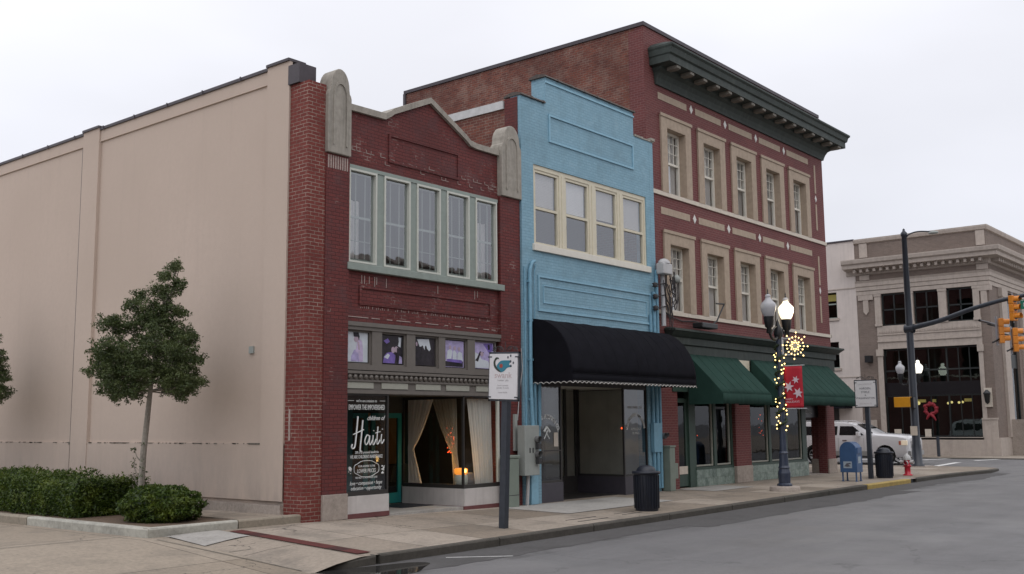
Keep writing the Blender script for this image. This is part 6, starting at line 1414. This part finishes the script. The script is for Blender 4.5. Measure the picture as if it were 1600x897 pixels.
# wheel arches cut out of the shell
bpy.context.view_layer.update()
for s_ in (1.05, 4.40):
    cut = MB().tube([(CX-1.3, yy(s_), Z0+.42), (CX+1.3, yy(s_), Z0+.42)], .47, 24).build('cut', 'car', suv)
    md = body.modifiers.new('b', 'BOOLEAN'); md.object = cut; md.operation = 'DIFFERENCE'; md.solver = 'EXACT'
    bpy.context.view_layer.update(); dg = bpy.context.evaluated_depsgraph_get(); nm = bpy.data.meshes.new_from_object(body.evaluated_get(dg)); body.modifiers.clear(); body.data = nm; bpy.data.objects.remove(cut)
for p in body.data.polygons: p.use_smooth = True
for e_ in (0,):
    md = body.modifiers.new('es', 'EDGE_SPLIT'); md.split_angle = R(35)
for s_ in (1.05, 4.40):
    for sd_ in (-1, 1):
        xo = CX+sd_*.98; xi = CX+sd_*.72
        m = MB(); m.tube([(xi, yy(s_), Z0+.41), (xi+(xo-xi)*.12, yy(s_), Z0+.41), (xo-(xo-xi)*.12, yy(s_), Z0+.41), (xo, yy(s_), Z0+.41)], [.36, .40, .40, .37], 24); tw = m.build('wheel', 'tyre', suv)
        m = MB(); m.tube([(xo-sd_*.01, yy(s_), Z0+.41), (xo+sd_*.006, yy(s_), Z0+.41)], .265, 20); m.build('rim', 'tyre', tw)
        m = MB()
        for k in range(6): a = math.pi*k/3; m.tube([(xo+sd_*.02, yy(s_), Z0+.41), (xo+sd_*.012, yy(s_)+.25*math.cos(a), Z0+.41+.25*math.sin(a))], [.05, .03], 5)
        m.tube([(xo+sd_*.010, yy(s_)+.255*math.cos(2*math.pi*k/20), Z0+.41+.255*math.sin(2*math.pi*k/20)) for k in range(21)], .018, 5)
        m.build('spokes', 'rim', tw)
    bx('wheel_well', 'tyre', suv, CX-.70, CX+.70, yy(s_)-.47, yy(s_)+.47, Z0+.35, Z0+.88)
def side_glass(a, b, c, d, nm='side_window'):   # (s, z) corners on the sloping upper side
    for sd_ in (-1, 1):
        def W(z): 
            t = max(0, (z-1.28)/.67); return lerp(1.0, .862, min(1, t/.6)) if t < .6 else lerp(.862, .78, (t-.6)/.4)
        m = MB(); m.add([(CX+sd_*(W(z)+.012), yy(s), Z0+z) for s, z in (a, b, c, d)]+[(CX+sd_*(W(z)-.02), yy(s), Z0+z) for s, z in (a, b, c, d)], [(0, 1, 2, 3), (7, 6, 5, 4), (0, 4, 5, 1), (1, 5, 6, 2), (2, 6, 7, 3), (3, 7, 4, 0)]); m.build(nm, 'car_glass', suv)
side_glass((2.0, 1.34), (3.15, 1.34), (3.15, 1.76), (2.55, 1.76)); side_glass((3.27, 1.34), (4.12, 1.34), (4.12, 1.76), (3.27, 1.76)); side_glass((4.24, 1.34), (5.35, 1.34), (5.25, 1.76), (4.24, 1.76))
m = MB(); m.add([(CX-.90, yy(1.66)-.02, Z0+1.43), (CX+.90, yy(1.66)-.02, Z0+1.43), (CX+.76, yy(2.38)-.03, Z0+1.86), (CX-.76, yy(2.38)-.03, Z0+1.86)], [(0, 1, 2, 3)]); m.build('windscreen', 'car_glass', suv, solid=.02)
m = MB(); m.box(CX-1.012, CX-.99, yy(1.7), yy(3.8), Z0+.36, Z0+.60); m.build('lower_cladding', 'car_low', suv); m = MB(); m.tube([(CX-1.08, yy(1.7), Z0+.34), (CX-1.08, yy(3.8), Z0+.34)], .05, 6); m.build('running_board', 'tyre', suv)
for sy_ in (2.0, 3.2, 4.17): bx('door_seam', 'car_low', suv, CX-1.013, CX-1.0, yy(sy_), yy(sy_)+.012, Z0+.4, Z0+1.22)
for sy_ in (3.0, 3.95): bx('door_handle', 'chrome', suv, CX-1.04, CX-1.0, yy(sy_)-.2, yy(sy_), Z0+1.08, Z0+1.12)
m = MB(); m.box(CX-1.26, CX-1.02, yy(2.12), yy(2.28), Z0+1.28, Z0+1.50); m.build('side_mirror', 'car', suv, bevel=.03)
m = MB(); m.box(CX-1.0, CX-.70, yy(.05), yy(.32), Z0+.88, Z0+1.10); m.box(CX+.70, CX+1.0, yy(.05), yy(.32), Z0+.88, Z0+1.10); m.build('headlight', 'headlight', suv, bevel=.02)
bx('marker_light', 'amber', suv, CX-1.004, CX-.95, yy(.33), yy(.42), Z0+.90, Z0+1.07)
bx('grille', 'chrome', suv, CX-.66, CX+.66, yy(-.02), yy(.1), Z0+.74, Z0+1.08); bx('bumper', 'car_low', suv, CX-.9, CX+.9, yy(-.06), yy(.1), Z0+.42, Z0+.62)
for sd_ in (-1, 1): MB().tube([(CX+sd_*.68, yy(2.8), Z0+1.93), (CX+sd_*.68, yy(3.0), Z0+2.01), (CX+sd_*.68, yy(5.0), Z0+2.01), (CX+sd_*.68, yy(5.2), Z0+1.94)], .02, 5).build('roof_rail', 'chrome', suv)
